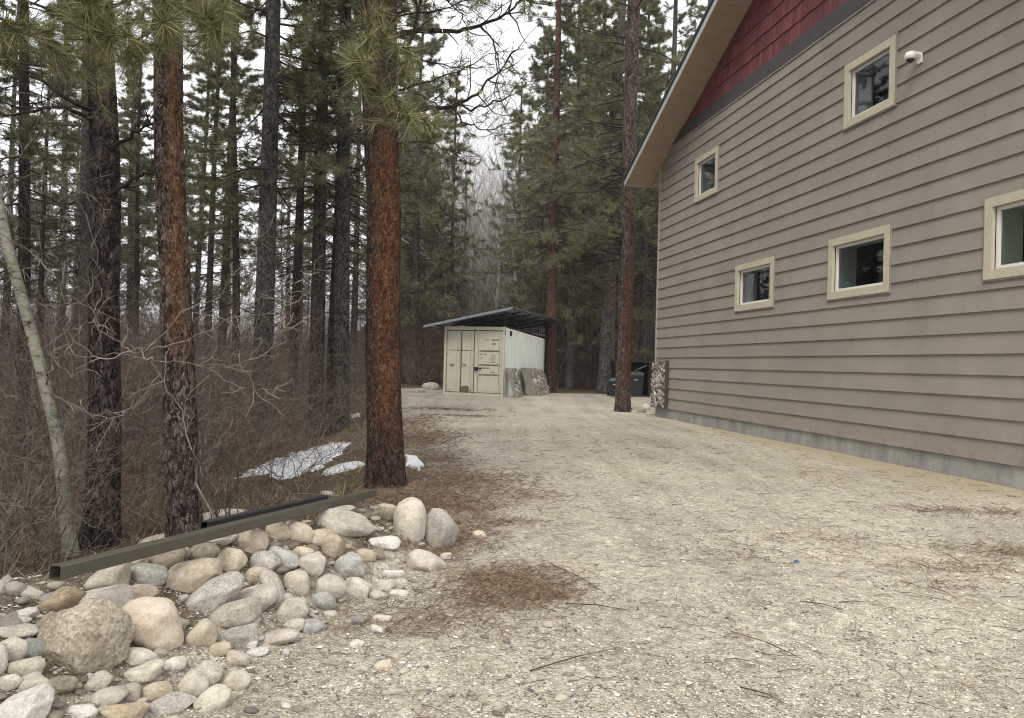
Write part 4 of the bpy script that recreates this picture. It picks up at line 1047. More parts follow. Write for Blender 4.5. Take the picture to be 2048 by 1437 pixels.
# ================================================================== small ground stuff
def in_drive(x, y):
    return (x > np.interp(y, *XE)-.1) & ((DW-(x*WN[0]+y*WN[1])) > .05)
def gravel():
    rng = np.random.RandomState(21); N_ = 95000
    yy = 2.0+rng.rand(N_)**1.7*9; xx = rng.uniform(-1.15, .98, N_)*yy*.72+.2
    ok = in_drive(xx, yy) ; xx, yy = xx[ok], yy[ok]
    keep = rng.rand(len(xx)) < .45+.55*(fbm(xx*1.5, yy*1.5, 3) > .42); xx, yy = xx[keep], yy[keep]
    n = len(xx); r = np.exp(rng.normal(math.log(.0042), .40, n)); r = np.clip(r, .0022, .015)
    zz = zg(xx, yy)
    sc = np.stack([r*rng.uniform(.8, 1.5, n), r*rng.uniform(.7, 1.2, n), r*rng.uniform(.4, .8, n)], -1)
    a = rng.rand(n)*6.28; ca, sa = np.cos(a), np.sin(a)
    base = np.array([[1, 0, 0], [-1, 0, 0], [0, 1, 0], [0, -1, 0], [0, 0, 1], [0, 0, -.6], [.6, .6, .5], [-.6, -.5, .5]], float)
    F0 = np.array([[6, 4, 0], [6, 2, 4], [6, 0, 2], [2, 1, 4], [7, 4, 1], [7, 3, 4], [7, 1, 3], [3, 0, 4]])
    # low poly: octahedron-like 12-vertex stones
    nb = len(base); Vs = base[None]*(1+.25*rng.normal(size=(n, nb, 1)).clip(-1, 1))*sc[:, None]
    X = Vs[..., 0]*ca[:, None]-Vs[..., 1]*sa[:, None]+xx[:, None]; Y = Vs[..., 0]*sa[:, None]+Vs[..., 1]*ca[:, None]+yy[:, None]; Z = Vs[..., 2]+(zz+r*.25)[:, None]
    V = np.stack([X, Y, Z], -1).reshape(-1, 3); T = (F0[None]+np.arange(n)[:, None, None]*nb).reshape(-1, 3)
    mt = island('gravel_stones', [(0, (.08, .078, .075)), (.13, (.17, .165, .15)), (.26, (.36, .325, .265)), (.52, (.50, .46, .385)), (.78, (.62, .58, .50)), (.94, (.84, .81, .75)), (1, (.58, .46, .31))], .85, .15, 60)
    o = obj('gravel', V, None, T, mt); stuff(o, 'loose pale crushed gravel covering the drive', 'gravel')
gravel()
def pebbles():      # coarser stones in the dirt round the heap
    rng = np.random.RandomState(22); V0, F0 = ico(2); n = 1700
    t = rng.rand(n); yy = 2.2+rng.rand(n)**1.3*4.2; xx = rng.uniform(-3.2, .4, n)*(.55+yy*.1)
    pm = pile_h(xx, yy); d = (fbm(xx*1.2+9, yy*1.2, 3) > .40) & in_drive(xx, yy); xx, yy, pm = xx[d], yy[d], pm[d]
    k = rng.rand(len(xx)) < np.where(pm > .01, .95, np.exp(-np.abs(xx+.9)*1.3)); xx, yy = xx[k], yy[k]; n = len(xx)
    r = np.clip(np.exp(rng.normal(math.log(.011), .45, n)), .006, .03); zz = zg(xx, yy)
    a = rng.rand(n)*6.28; ca, sa = np.cos(a), np.sin(a); nb = len(V0)
    Vs = V0[None]*(1+.15*rng.normal(size=(n, nb, 1)).clip(-1.5, 1.5))*np.stack([r*1.4, r, r*.55], -1)[:, None]
    X = Vs[..., 0]*ca[:, None]-Vs[..., 1]*sa[:, None]+xx[:, None]; Y = Vs[..., 0]*sa[:, None]+Vs[..., 1]*ca[:, None]+yy[:, None]; Z = Vs[..., 2]+(zz+r*.2)[:, None]
    T = (F0[None]+np.arange(n)[:, None, None]*nb).reshape(-1, 3)
    mt = island('pebble_mix', [(0, (.14, .13, .12)), (.3, (.27, .23, .175)), (.6, (.38, .33, .26)), (.85, (.48, .43, .35)), (1, (.58, .54, .47))], .85, .15, 50)
    o = obj('pebbles', np.stack([X, Y, Z], -1).reshape(-1, 3), None, T, mt, smooth=True); stuff(o, 'scattered pebbles and stone chips around the rock heap', 'pebbles')
pebbles()
def curved_bits(mb, rng, x, y, L, w, z0=0.0, rise=.02, ang=None, nseg=3, bend=.5):
    n = len(x); a = rng.rand(n)*6.28 if ang is None else ang
    P = np.stack([x, y], -1); k = rng.normal(size=n)*bend
    z = zg(x, y)+z0
    pts = [np.stack([P[:, 0], P[:, 1], z], -1)]
    for s in range(nseg):
        a = a+k/nseg; P = P+np.stack([np.cos(a), np.sin(a)], -1)*(L/nseg)[:, None]
        zz = zg(P[:, 0], P[:, 1])+z0+rise*rng.rand(n)*(math.sin((s+1)/nseg*3.0)+.15); pts.append(np.stack([P[:, 0], P[:, 1], zz], -1))
    for i in range(nseg):
        mb.segs(pts[i], pts[i+1], w*(1-.18*i), w*(1-.18*(i+1)), 3)
def litter():
    rng = np.random.RandomState(31)
    mt = island('fallen_needles', [(0, (.07, .048, .035)), (.4, (.15, .105, .075)), (.75, (.25, .18, .125)), (1, (.40, .30, .20))], .9, spec=.1)
    mb = MB()
    n = 60000; yy = 2.2+rng.rand(n)**1.5*15; xx = rng.uniform(-1, 1, n)*(yy*.72)+.1
    w = litter_w(xx, yy)*.75+.035+.25*ss(.9, -.1, xx-np.interp(yy, *XE))*(yy > 5)+.12*(pile_h(xx, yy) > 0)
    k = (rng.rand(n) < w*.9) & in_drive(xx, yy); xx, yy = xx[k], yy[k]
    curved_bits(mb, rng, xx, yy, rng.uniform(.06, .17, len(xx)), .0011+.00018*yy, .004, .018, bend=.5)
    for cx, cy, rx, ry, wt in LIT:      # thick drifts
        m_ = int(3800*wt*wt*rx*ry/(.3+.1*cy)); gx = cx+rng.normal(size=m_)*rx*.62; gy = cy+rng.normal(size=m_)*ry*.62
        dirn = rng.normal(.1, .7, m_) if rng.rand() < .7 else None
        curved_bits(mb, rng, gx, gy, rng.uniform(.05, .16, m_), .0012+.00022*gy, .005, .035, ang=dirn, bend=.6)
    o = mb.obj('needle_litter', mt); stuff(o, 'fallen brown pine needles lying in drifts over the gravel', 'pine needles')
    # twigs, dark, a little longer
    mb = MB(); n = 300; yy = 2.6+rng.rand(n)**1.1*12; xx = rng.uniform(-.35, .95, n)*(yy*.72)
    k = in_drive(xx, yy); xx, yy = xx[k], yy[k]
    curved_bits(mb, rng, xx, yy, rng.uniform(.06, .26, len(xx)), .0017+.00017*yy, .005, .015, ang=rng.normal(-.35, .6, len(xx)), nseg=4, bend=.6)
    for (a, b) in (((1460, 1265), (1606, 1324)), ((1480, 1378), (1584, 1420)), ((1600, 1205), (1690, 1226)), ((1860, 1176), (1920, 1206)), ((1060, 1345), (1240, 1300)), ((1100, 1130), (1210, 1190)), ((1130, 1210), (1255, 1225))):
        p, q = at(*a)+[0, 0, .008], at(*b)+[0, 0, .012]; m_ = (p+q)/2+[.01, .01, .008]
        mb.segs([p, m_], [m_, q], [.0032, .003], [.003, .0015], 4)
        for f in (.3, .55, .75):
            c = p+(q-p)*f; mb.segs([c], [c+np.array([rng.normal()*.05, rng.normal()*.05, .01])], .002, .001, 3)
    o = mb.obj('fallen_twigs', island('fallen_twig', [(0, (.04, .026, .02)), (.6, (.10, .065, .048)), (1, (.22, .14, .09))], .9)); stuff(o, 'dead twigs strewn over the drive', 'twigs')
litter()
def grass():
    rng = np.random.RandomState(41)
    mt = island('dead_grass', [(0, (.10, .075, .045)), (.4, (.21, .16, .10)), (.8, (.36, .285, .18)), (1, (.50, .42, .29))], .85, spec=.15)
    mb = MB(); n = 150000
    yy = 2.6+rng.rand(n)**1.2*30; xe = np.interp(yy, *XE); xx = xe-.25-rng.rand(n)**1.2*(1.5+yy*.75)
    cl = fbm(xx*.9+4, yy*.9, 3); k = (rng.rand(n) < (cl-.25)*2.2) & (pile_h(xx, yy) < .05); xx, yy = xx[k], yy[k]; n = len(xx)
    P = np.stack([xx, yy, zg(xx, yy)-.01], -1); D = rng.normal(size=(n, 3))*[.75, .75, .35]+[0, 0, .55]
    mb.needles(P, D, rng.uniform(.06, .24, n)*(1+.5*(rng.rand(n) > .93)), .0035+.0005*yy, rng)
    o = mb.obj('dead_grass', mt); stuff(o, 'matted tawny dead grass on the forest floor', 'grass')
    # curled pale dry leaves/stalks right at the heap's left edge
    mb = MB(); n = 500; yy = 2.9+rng.rand(n)*3.2; xx = np.interp(yy, *XE)-.5-rng.rand(n)*1.4
    curved = rng.rand(n)
    z = zg(xx, yy); P = np.stack([xx, yy, z], -1)
    for s in range(3):
        D = rng.normal(size=(n, 3))*[.6, .6, .4]+[0, 0, .5-.5*s]; D /= np.linalg.norm(D, axis=1)[:, None]; Q_ = P+D*rng.uniform(.05, .16, n)[:, None]
        mb.segs(P, Q_, .0035, .003, 3); P = Q_
    o = mb.obj('dry_stalks', M['twig_pale']); stuff(o, 'bleached curled stalks behind the rock heap', 'dry stalks')
grass()
def tuft(px, py, n, lab, seed):
    rng = np.random.RandomState(seed); c = at(px, py); mb = MB()
    P = c+rng.normal(size=(n, 3))*[.05, .05, 0]; D = rng.normal(size=(n, 3))*[.7, .7, .2]+[0, 0, .6]
    mb.needles(P, D, rng.uniform(.03, .08, n), .003, rng)
    tag(mb.obj('grass_tuft', island('green_grass', [(0, (.05, .09, .025)), (1, (.16, .20, .07))], .7), origin=c), lab, 'grass tuft')
tuft(985, 1096, 70, 'small green grass tuft in the needles right of the grey boulder', 5)
tuft(134, 1382, 26, 'tiny fresh green sprout among the stones below the coarse boulder', 6)
tuft(1895, 1096, 60, 'low green weed on the gravel near the right edge', 7)

# ================================================================== trees
def trunk_path(pts, n):
    pts = np.asarray(pts, float); t = np.linspace(0, 1, len(pts)); u = np.linspace(0, 1, n)
    return np.stack([np.interp(u, t, pts[:, i]) for i in range(3)], -1)
def trunk_mesh(mb, path, rad, seg=12, rough=.05, seed=0, flare=.25, detail=False):
    path = np.asarray(path, float); m = len(path); t = np.arange(seg)/seg*2*np.pi
    R = np.asarray(rad, float)[:, None]*np.ones(seg)
    zc = path[:, 2]-path[0, 2]
    R = R*(1+flare*np.exp(-zc/.28))[:, None]
    if detail:
        a = np.cos(t)*1.0; b = np.sin(t)*1.0
        A, Zz = np.meshgrid(t, zc)
        n1 = fbm((np.cos(A)*2+5+seed)*3.2, (np.sin(A)*2+5)*3.2+Zz*1.1, 3)-.45
        n2 = np.abs(fbm(np.cos(A)*11+31+seed, np.sin(A)*11+17+Zz*3.2, 3)-.45)
        R = R*(1+rough*1.2*n1*2-rough*2.2*n2)
    else:
        A, Zz = np.meshgrid(t, zc); R = R*(1+rough*(fbm(np.cos(A)*2+9+seed, np.sin(A)*2+3+Zz*.8, 2)-.4))
    V = np.stack([path[:, 0:1]+R*np.cos(t), path[:, 1:2]+R*np.sin(t), path[:, 2:3]+0*R], -1).reshape(-1, 3)
    i = np.arange(m-1)[:, None]*seg; j = np.arange(seg)[None]; k = (j+1) % seg
    mb.add(V, np.stack([i+j, i+k, i+seg+k, i+seg+j], -1).reshape(-1, 4))
def branch_system(rng, base, direc, L, r, mbl, tips, live, droop=.25, up=.35, twigs=7, sub=3, dead_twig=True):
    """one limb: curved polyline with side twigs; collects needle tuft positions in tips"""
    n = 7; P = [np.asarray(base, float)]; d = np.asarray(direc, float); d = d/np.linalg.norm(d)
    for i in range(n):
        f = i/n; d = d+np.array([0, 0, -droop/n*1.6 if f < .5 else up/n*1.6])+rng.normal(size=3)*.09; d /= np.linalg.norm(d); P.append(P[-1]+d*L/n)
    P = np.array(P); R = r*(1-np.linspace(0, 1, n+1)*.82)
    mbl.segs(P[:-1], P[1:], R[:-1], R[1:], 4)
    S0_, S1_, SR_ = [], [], []
    for k in range(twigs):
        f = rng.uniform(.25 if live else .15, 1.0) if k else 1.0
        i = min(int(f*n), n-1); g = f*n-i; p = P[i]*(1-g)+P[i+1]*g; ax = P[i+1]-P[i]; ax /= np.linalg.norm(ax)
        side = np.cross(ax, [0, 0, 1]); side /= np.linalg.norm(side)+1e-6; sgn = 1 if k % 2 else -1
        td = ax*rng.uniform(.5, 1)+side*sgn*rng.uniform(.4, 1.1)*(0 if k == 0 else 1)+np.array([0, 0, rng.uniform(-.35, .35)]); td /= np.linalg.norm(td)
        tl = L*rng.uniform(.14, .34)*(1.15-.5*f); q = p
        for s in range(sub):
            td = td+rng.normal(size=3)*.22+np.array([0, 0, .10 if live else -.12]); td /= np.linalg.norm(td); q2 = q+td*tl/sub
            S0_.append(q); S1_.append(q2); SR_.append(max(.0035, r*.22*(1-s/sub*.6)))
            if not live or rng.rand() < .4:
                u_ = td+rng.normal(size=3)*.7; u_ /= np.linalg.norm(u_); S0_.append(q2); S1_.append(q2+u_*tl*.35); SR_.append(max(.0025, r*.1))
                if live and tips is not None: tips.append((q2+u_*tl*.35, u_))
            if live and tips is not None and s >= sub-2: tips.append((q2, td.copy()))
            q = q2
    if S0_: mbl.segs(S0_, S1_, np.array(SR_), np.array(SR_)*.6, 3)
def tufts(mb, rng, tips, per, L, w, spread=.85, back=.10):
    if not tips: return
    per = int(per)
    P = np.array([t[0] for t in tips]); D = np.array([t[1] for t in tips]); n = len(P)
    P = np.repeat(P, per, 0); D = np.repeat(D, per, 0)
    off = rng.rand(n*per, 1)*back; N_ = D+rng.normal(size=D.shape)*spread
    N_[:, 2] += .12
    mb.needles(P-D*off, N_, L*rng.uniform(.75, 1.1, n*per), w, rng)
def make_pine(name, seed, H, r0, h0, nb, Lmax, per, nl, nw, barkm, live_from=.16, label='', cat='pine tree', group=None, loc=(0, 0, 0), dens=1.0, lean=(0, 0)):
    rng = np.random.RandomState(seed); t = thing(name, loc, label, cat, group)
    L0 = np.array(loc, float)
    top = L0+[lean[0]+rng.normal()*.2, lean[1]+rng.normal()*.2, H]
    n = 26; zz = np.linspace(0, 1, n); path = L0+(top-L0)*zz[:, None]; path[:, 0] += .06*np.sin(zz*7+seed)*zz; path[:, 1] += .06*np.cos(zz*6+seed)*zz
    path[0, 2] -= .25
    mb = MB(); trunk_mesh(mb, path, r0*(1-zz*.82)**.85+.008, 12, .08, seed); mb.obj('trunk', barkm, t, smooth=True)
    ml = MB(); tips = []
    for k in range(nb):
        f = ((k+rng.rand())/nb); z = h0+(H-h0)*f*.98; i = z/H; p = L0+(top-L0)*i
        az = rng.rand()*6.283; live = (f > live_from) if rng.rand() > .12 else (f < live_from)
        L = Lmax*(1-f**1.6*.85)*rng.uniform(.55, 1.1)*(.75 if not live else 1)
        el = -.25+.75*f+rng.normal()*.12
        branch_system(rng, p, (math.cos(az), math.sin(az), el), L, max(.008, r0*.16*(1-f*.6)), ml, tips, live, twigs=int((8 if live else 6)*dens))
    # dead stubs on the bare lower trunk
    for k in range(int(16*dens)):
        z = rng.uniform(1.2, h0+1.5); az = rng.rand()*6.283; p = L0+(top-L0)*z/H
        branch_system(rng, p, (math.cos(az), math.sin(az), rng.uniform(-.3, .2)), rng.uniform(.3, 1.3), .009, ml, None, False, twigs=3, sub=2)
    ml.obj('limbs', M['limb'], t)
    mc = MB(); tufts(mc, rng, tips, per, nl, nw); mc.obj('crown', M['needle_far'], t)
    return t
LAND = [(-1e9, 'outside the frame to the left'), (-20, 'by the leaning aspen at the left edge'), (130, 'behind the thick dark furrowed trunk'), (280, 'behind the scaly orange-striped trunk'), (420, 'left of the straight grey-black pine'),
        (540, 'in the gap before the tight trunk cluster'), (620, 'behind the tight trunk cluster'), (725, 'behind the big red-barked trunk'), (815, 'between the big red-barked trunk and the container'), (880, 'behind the container doors'),
        (1010, 'behind the white container side'), (1110, 'between the container and the thick dark pine'), (1200, 'behind the bin shelter and the red-barked pine'), (1310, 'hidden by the house')]
def where(x, y):
    px = 1024+x/max(y, .5)*FPX; w = [t for a, t in LAND if px >= a][-1] if y > 0 else 'behind the viewer'
    return w+(', near' if y < 14 else ', midway back' if y < 30 else ', far back' if y < 52 else ', farthest back')
# ---- prototypes of the middle-distance pines, first placed themselves and then copied
def pl(px, Y, dz=0):
    """foot of a tree that shows at column px, at distance Y"""
    x = (px-1024)/FPX*Y; 
    x = (px-1024-(0))/FPX*Y
    return onground(x, Y, dz)
PG = 'dark pines of the forest'
P = []
specs = [  # live crowns begin well above head height
   # seed H r0 h0 nb Lmax
 (1, 19, .17, 4.6, 105, 2.2), (2, 21, .20, 5.4, 100, 2.5), (3, 17, .13, 4.0, 105, 1.9), (4, 22, .22, 5.6, 120, 3.0), (5, 15, .10, 3.2, 100, 1.6), (6, 17, .17, 3.2, 170, 3.3)]
far_away = (0, 0, 0)
for (sd_, H, r0, h0, nb, Lm) in specs:
    P.append(make_pine('pine_tree', sd_, H, r0, h0, nb, Lm, 26, .20 if sd_ != 6 else .24, .012 if sd_ != 6 else .02, M['bark_brown'] if sd_ == 4 else M['bark_dark'] if sd_ % 2 else M['bark_grey'], label='x', group=PG, live_from=0 if sd_ == 6 else .16))
def put(root, used, loc, rz, sc, label, group, tilt=(0, 0)):
    if id(root) not in used:
        used[id(root)] = 1; root.location = tuple(loc); root.rotation_euler = (tilt[0], tilt[1], rz); root.scale = sc if hasattr(sc, '__len__') else (sc,)*3
        root['label'] = label; root['group'] = group; return root
    return inst(root, tuple(loc), rz, sc, tilt, label, group)
used = {}
# trunks one can single out in the photograph: (column at ground, distance, variant, width-scale, tilt_y, label)
SING = [
 (525, 15.9, 1, (1.05, 1.05, 1.0), .008, 'straight grey-black pine left of the cluster of four trunks'),
 (585, 19.5, 2, (.95, .95, 1.0), -.03, 'slender pine bending slightly, between the grey-black pine and the cluster'),
 (636, 17.0, 0, (1.0, 1.0, 1.0), -.012, 'dark brown pine, leftmost of the tight cluster before the big red trunk'),
 (667, 17.6, 4, (1.55, 1.55, 1.15), .004, 'dark pine in the middle of the tight cluster'),
 (686, 17.4, 1, (.95, .95, .95), .05, 'grey leaning pine nearest the left of the big red trunk'),
 (440, 25, 0, (.9, .9, .95), 0, 'thin pine seen between the orange-barked trunk and the grey-black pine'),
 (900, 40, 2, (1.0, 1.0, 1.0), 0, 'slim far pine standing just behind the left end of the container'),
 (1102, 33.0, 3, (1.15, 1.15, 1.0), -.004, 'tall pine rising right behind the container'),
 (1212, 33.5, 1, (1.7, 1.7, 1.1), .02, 'thick dark pine left of the bin shelter'),
 (52, 14.5, 4, (1.15, 1.15, 1.1), .02, 'thin brownish pine at the far left'),
 (1160, 44, 3, (1, 1, 1), 0, 'far pine between the container and the bin shelter'),
 (1040, 46, 2, (1.2, 1.2, 1.1), 0, 'far green pine directly behind the container roof'),
 (985, 66, 2, (1, 1, .8), 0, 'far slim pine behind the middle of the container roof'),
 (842, 46, 5, (.8, .8, .9), 0, 'bushy pine just right of the big red-barked trunk, beyond the bank'),
 (1140, 37, 5, (1.1, 1.1, 1.2), 0, 'bushy pine just right of the tall pine behind the container'),
 (1075, 41, 5, (.95, .95, 1.15), 0, 'bushy pine left of the tall pine behind the container'),
 (1190, 43, 5, (1.1, 1.1, 1.2), 0, 'bushy pine behind the thick dark pine'),
 (1285, 38, 5, (1.1, 1.1, 1.2), 0, 'bushy pine behind the bin shelter'),
 (1225, 31.8, 2, (1.3, 1.3, 1.1), .02, 'slim pine tight behind the red-barked pine'),
]
for (px, Y, v, sc, ty, lab) in SING:
    put(P[v], used, pl(px, Y, -.05), hash((px, v)) % 628/100, sc, lab, PG, (0, ty))
def fill_forest():
    rng = np.random.RandomState(77)
    lab_ = 'dark forest pine '
    placed = [((px-1024)/FPX*Y, Y) for (px, Y, *_) in SING]+[(-2.9, 5.5), (-2.6, 6.1), (-1.37, 8.3), (3.2, 21.4)]
    def ok(x, y, d=1.1):
        return all((x-a)**2+(y-b)**2 > d*d for a, b in placed)
    n = 0; tries = 0
    while n < 76 and tries < 6000:
        tries += 1
        y = 17+rng.rand()**.8*55; px = rng.uniform(-260, 1330); x = (px-1024)/FPX*y
        edge = np.interp(y, *XE)-1.3
        if y < 36 and x > edge: continue
        if y < 40 and 780 < px: continue
        if 560 < px < 760 and y < 24: continue
        if 800 < px < 1060: continue
        if not ok(x, y, 1.4): continue
        placed.append((x, y)); v = rng.choice([0, 1, 2, 3, 4]); s = rng.uniform(.75, 1.1)
        put(P[v], used, onground(x, y, -.05), rng.rand()*6.28, (s, s, s*rng.uniform(.9, 1.1)), lab_+where(x, y), 'crowded pines deep in the forest', (rng.normal()*.015, rng.normal()*.015)); n += 1
    n = 0
    while n < 44:      # bushier pines closing the view behind the container and towards the house
        y = rng.uniform(40, 82); px = rng.choice([rng.uniform(1075, 1330), rng.uniform(790, 840), rng.uniform(1060, 1330)]); x = (px-1024)/FPX*y
        if not ok(x, y, 1.8): continue
        placed.append((x, y)); s = rng.uniform(.8, 1.25); put(P[5 if rng.rand() < .6 else 3], used, onground(x, y, -.05), rng.rand()*6.28, s, 'bushy green pine '+where(x, y), 'bushy pines beyond the container', (0, 0)); n += 1
    n = 0
    while n < 36:      # the forest goes on to the left, outside the frame; the windows mirror it
        y = rng.uniform(3, 45); x = -y*.83-rng.uniform(2.5, 26)
        if not ok(x, y, 1.6): continue
        placed.append((x, y)); s = rng.uniform(.85, 1.2); put(P[rng.randint(6)], used, onground(x, y, -.05), rng.rand()*6.28, s, 'tall pine '+where(x, y), 'pines left of the drive', (0, 0)); n += 1
    # behind the house and to the right, and behind the camera (seen in the window reflections)
    for (x, y) in [(7, 34), (9.5, 38), (8, 46), (6, 52), (12, 44), (4.8, 41), (-8, 8), (-9, 5), (-8, 1), (-6.5, -2), (-10, -4), (-12, 3), (-12, 10), (-5, -6), (-9, -9), (-13, -1), (-11, 7)]:
        v = rng.randint(5); lab = 'tall pine '+where(x, y)
        put(P[v], used, onground(x, y, -.05), rng.rand()*6.28, rng.uniform(.9, 1.15), lab, 'pines behind the house corner' if y > 30 else 'pines left of the drive')
fill_forest()

# ---- bare broadleaf trees (grey, on the slope) and brush
def bare_tree(mb, rng, base, H, r, spread=.5, levels=3, kids=(5, 5, 4), ph=None):
    S0_, S1_, R0_, R1_ = [], [], [], []
    def grow(p, d, L, r, lev):
        n = 5; q = p
        for i in range(n):
            d = d+rng.normal(size=3)*.10+np.array([0, 0, .05]); d = d/np.linalg.norm(d); q2 = q+d*L/n
            ra, rb = r*(1-.75*i/n), r*(1-.75*(i+1)/n); S0_.append(q); S1_.append(q2); R0_.append(ra); R1_.append(rb); q = q2
            if lev < levels and i > 0:
                for _ in range(max(1, kids[lev]//(n-2))):
                    a = rng.rand()*6.28; s = np.array([math.cos(a), math.sin(a), rng.uniform(-.1, .5)]); dd = d*.7+s*spread; dd /= np.linalg.norm(dd)
                    grow(q2, dd, L*rng.uniform(.35, .6), max(.0022, rb*.5), lev+1)
    grow(np.asarray(base, float), np.array([rng.normal()*.08, rng.normal()*.08, 1.]), H, r, 0)
    mb.segs(S0_, S1_, np.array(R0_), np.array(R1_), 4 if r > .04 else 3)
BT = []
pale_bark = simple('pale_grey_bark', (.50, .48, .45), .9, .25, 6, .1)
grey_bark = simple('grey_brown_bark', (.40, .38, .355), .9, .3, 6, .1)
for k in range(4):
    rng = np.random.RandomState(200+k); t = thing('bare_tree', (0, 0, 0), 'x', 'bare tree', 'bare grey trees on the slope')
    mb = MB(); bare_tree(mb, rng, (0, 0, -.1), rng.uniform(8, 12), .10, .55, 3, (9, 7, 4)); mb.obj('branches', pale_bark if k % 2 else grey_bark, t); BT.append(t)
usedb = {}
def fill_bare():
    rng = np.random.RandomState(88); n = 0
    while n < 110:
        y = 46+rng.rand()*75; px = rng.uniform(700, 1320); 
        if rng.rand() < .7: px = rng.uniform(835, 1060); y = 42+rng.rand()*45
        x = (px-1024)/FPX*y; s = rng.uniform(.8, 1.3)
        put(BT[rng.randint(4)], usedb, onground(x, y, -.1), rng.rand()*6.28, (s*1.2, s*1.2, s), 'bare grey tree '+where(x, y), 'bare grey trees on the slope'); n += 1
    for i in range(26):
        y = 27+rng.rand()*35; px = rng.uniform(-200, 720); x = (px-1024)/FPX*y; s = rng.uniform(.6, 1.0)
        put(BT[2*rng.randint(2)], usedb, onground(x, y, -.1), rng.rand()*6.28, s, 'thin bare broadleaf tree '+where(x, y), 'thin bare trees among the left pines')
fill_bare()
# shrubs
SH = []
def shrub_proto(seed, H, stems, mat, spread=.95, r=.0085):
    rng = np.random.RandomState(seed); mb = MB()
    for s in range(stems):
        a = rng.rand()*6.28; q = np.array([math.cos(a), math.sin(a), 0])*rng.uniform(0, .35)
        bare_tree_dir(mb, rng, q, np.array([math.cos(a)*spread*rng.rand(), math.sin(a)*spread*rng.rand(), 1.]), H*rng.uniform(.6, 1.1), r*rng.uniform(.6, 1.2))
    return mb
def bare_tree_dir(mb, rng, base, d0, H, r, levels=2):
    S0_, S1_, R0_, R1_ = [], [], [], []
    def grow(p, d, L, r, lev):
        n = 6 if lev == 0 else 4; q = p
        for i in range(n):
            d = d+rng.normal(size=3)*(.24 if lev == 0 else .30)+np.array([0, 0, .03]); d = d/np.linalg.norm(d); q2 = q+d*L/n
            ra, rb = r*(1-.8*i/n), r*(1-.8*(i+1)/n); S0_.append(q); S1_.append(q2); R0_.append(max(.0016, ra)); R1_.append(max(.0013, rb)); q = q2
            if lev < levels and i > 0:
                for _ in range(2 if lev == 0 else 1):
                    dd = d*.6+rng.normal(size=3)*.7; dd /= np.linalg.norm(dd); grow(q2, dd, L*rng.uniform(.25, .5), rb*.6, lev+1)
    grow(base, d0/np.linalg.norm(d0), H, r, 0)
    mb.segs(S0_, S1_, np.array(R0_), np.array(R1_), 3)
for k, (H, st) in enumerate([(2.6, 12), (2.0, 13), (3.2, 11), (2.3, 13), (1.4, 13)]):
    mb = shrub_proto(300+k, H, st, None); me = mb.mesh('bare_shrub', M['twig_red'] if k not in (1, 3) else M['twig_grey']); SH.append(me)
def shrubs():
    rng = np.random.RandomState(99); n = 0
    while n < 290:
        y = 5.2+rng.rand()**1.25*38; px = rng.uniform(-150, 860)
        if rng.rand() < .16: px = rng.uniform(840, 1300); y = rng.uniform(37, 50)
        x = (px-1024)/FPX*y
        if x > np.interp(y, *XE)-(.9+.02*y) and y < 36: continue
        if y < 36 and px > 800: continue
        if 180 < px < 340 and y < 14: continue
        if px < 560 and y < 7.5: continue
        if 560 < px < 730 and y < 13: continue
        if 420 < px < 740 and 7.5 < y < 12.5: continue
        o = bpy.data.objects.new('bare_shrub', SH[rng.randint(5)]); C.objects.link(o); s = rng.uniform(.7, 1.2)*(1 if y > 9 else .8)
        o.location = tuple(onground(x, y, -.03)); o.rotation_euler = (0, 0, rng.rand()*6.28); o.scale = (s*1.1, s*1.1, s)
        tag(o, 'leafless brown shrub '+where(x, y), 'shrub', 'leafless shrubs of the undergrowth'); n += 1
shrubs()
def far_brush():
    """beyond the countable shrubs: one mass of bare brush closing the view under the trees"""
    rng = np.random.RandomState(123); base = []
    for k in range(3):
        mb = shrub_proto(400+k, 3.4, 9, None, .4, .016); V, Q, T = mb.get(); base.append((V*np.array([1.4, 1.4, 1.2]), Q))
    mb = MB()
    for i in range(420):
        y = 34+rng.rand()*40; px = rng.uniform(-250, 1400); x = (px-1024)/FPX*y
        if 36 > y and px > 760: y += 6; x = (px-1024)/FPX*y
        if x > np.interp(y, *XE)-1 and y < 38: continue
        V, Q = base[rng.randint(3)]; a = rng.rand()*6.28; c, s = math.cos(a), math.sin(a); sc = rng.uniform(.8, 1.5)
        X = (V[:, 0]*c-V[:, 1]*s)*sc+x; Y = (V[:, 0]*s+V[:, 1]*c)*sc+y
        mb.add(np.stack([X, Y, V[:, 2]*sc+zg1(x, y)-.1], -1), Q)
    o = mb.obj('distant_brush', M['twig_red']); stuff(o, 'far mass of bare brown brush closing the view beneath the trees', 'brush')
far_brush()

# ---- the named big trees
def hero(name, label, cat, px_pts, Y, radii, barkm, n=150, seg=64, rough=.06, seed=0, top=None, flare=.30):
    """trunk through columns seen in the photograph, at distance Y: px_pts = (column, row) from base to top"""
    P_ = [dep(px, py, Y) for px, py in px_pts]
    P_[0][2] = zg1(P_[0][0], P_[0][1])-.05
    if top is not None: P_.append(P_[-1]+np.array(top))
    P_ = np.array(P_); zz = P_[:, 2]; z = np.linspace(zz[0], zz[-1], n)
    path = np.stack([np.interp(z, zz, P_[:, 0]), np.interp(z, zz, P_[:, 1]), z], -1)
    path[:, 0] += .012*np.sin(z*2.3+seed)
    rad = np.interp(z, np.linspace(zz[0], zz[-1], len(radii)), radii)
    t = thing(name, path[0], label, cat)
    mb = MB(); trunk_mesh(mb, path, rad, seg, rough, seed, flare, True); mb.obj('trunk', barkm, t, smooth=True)
    return t, path
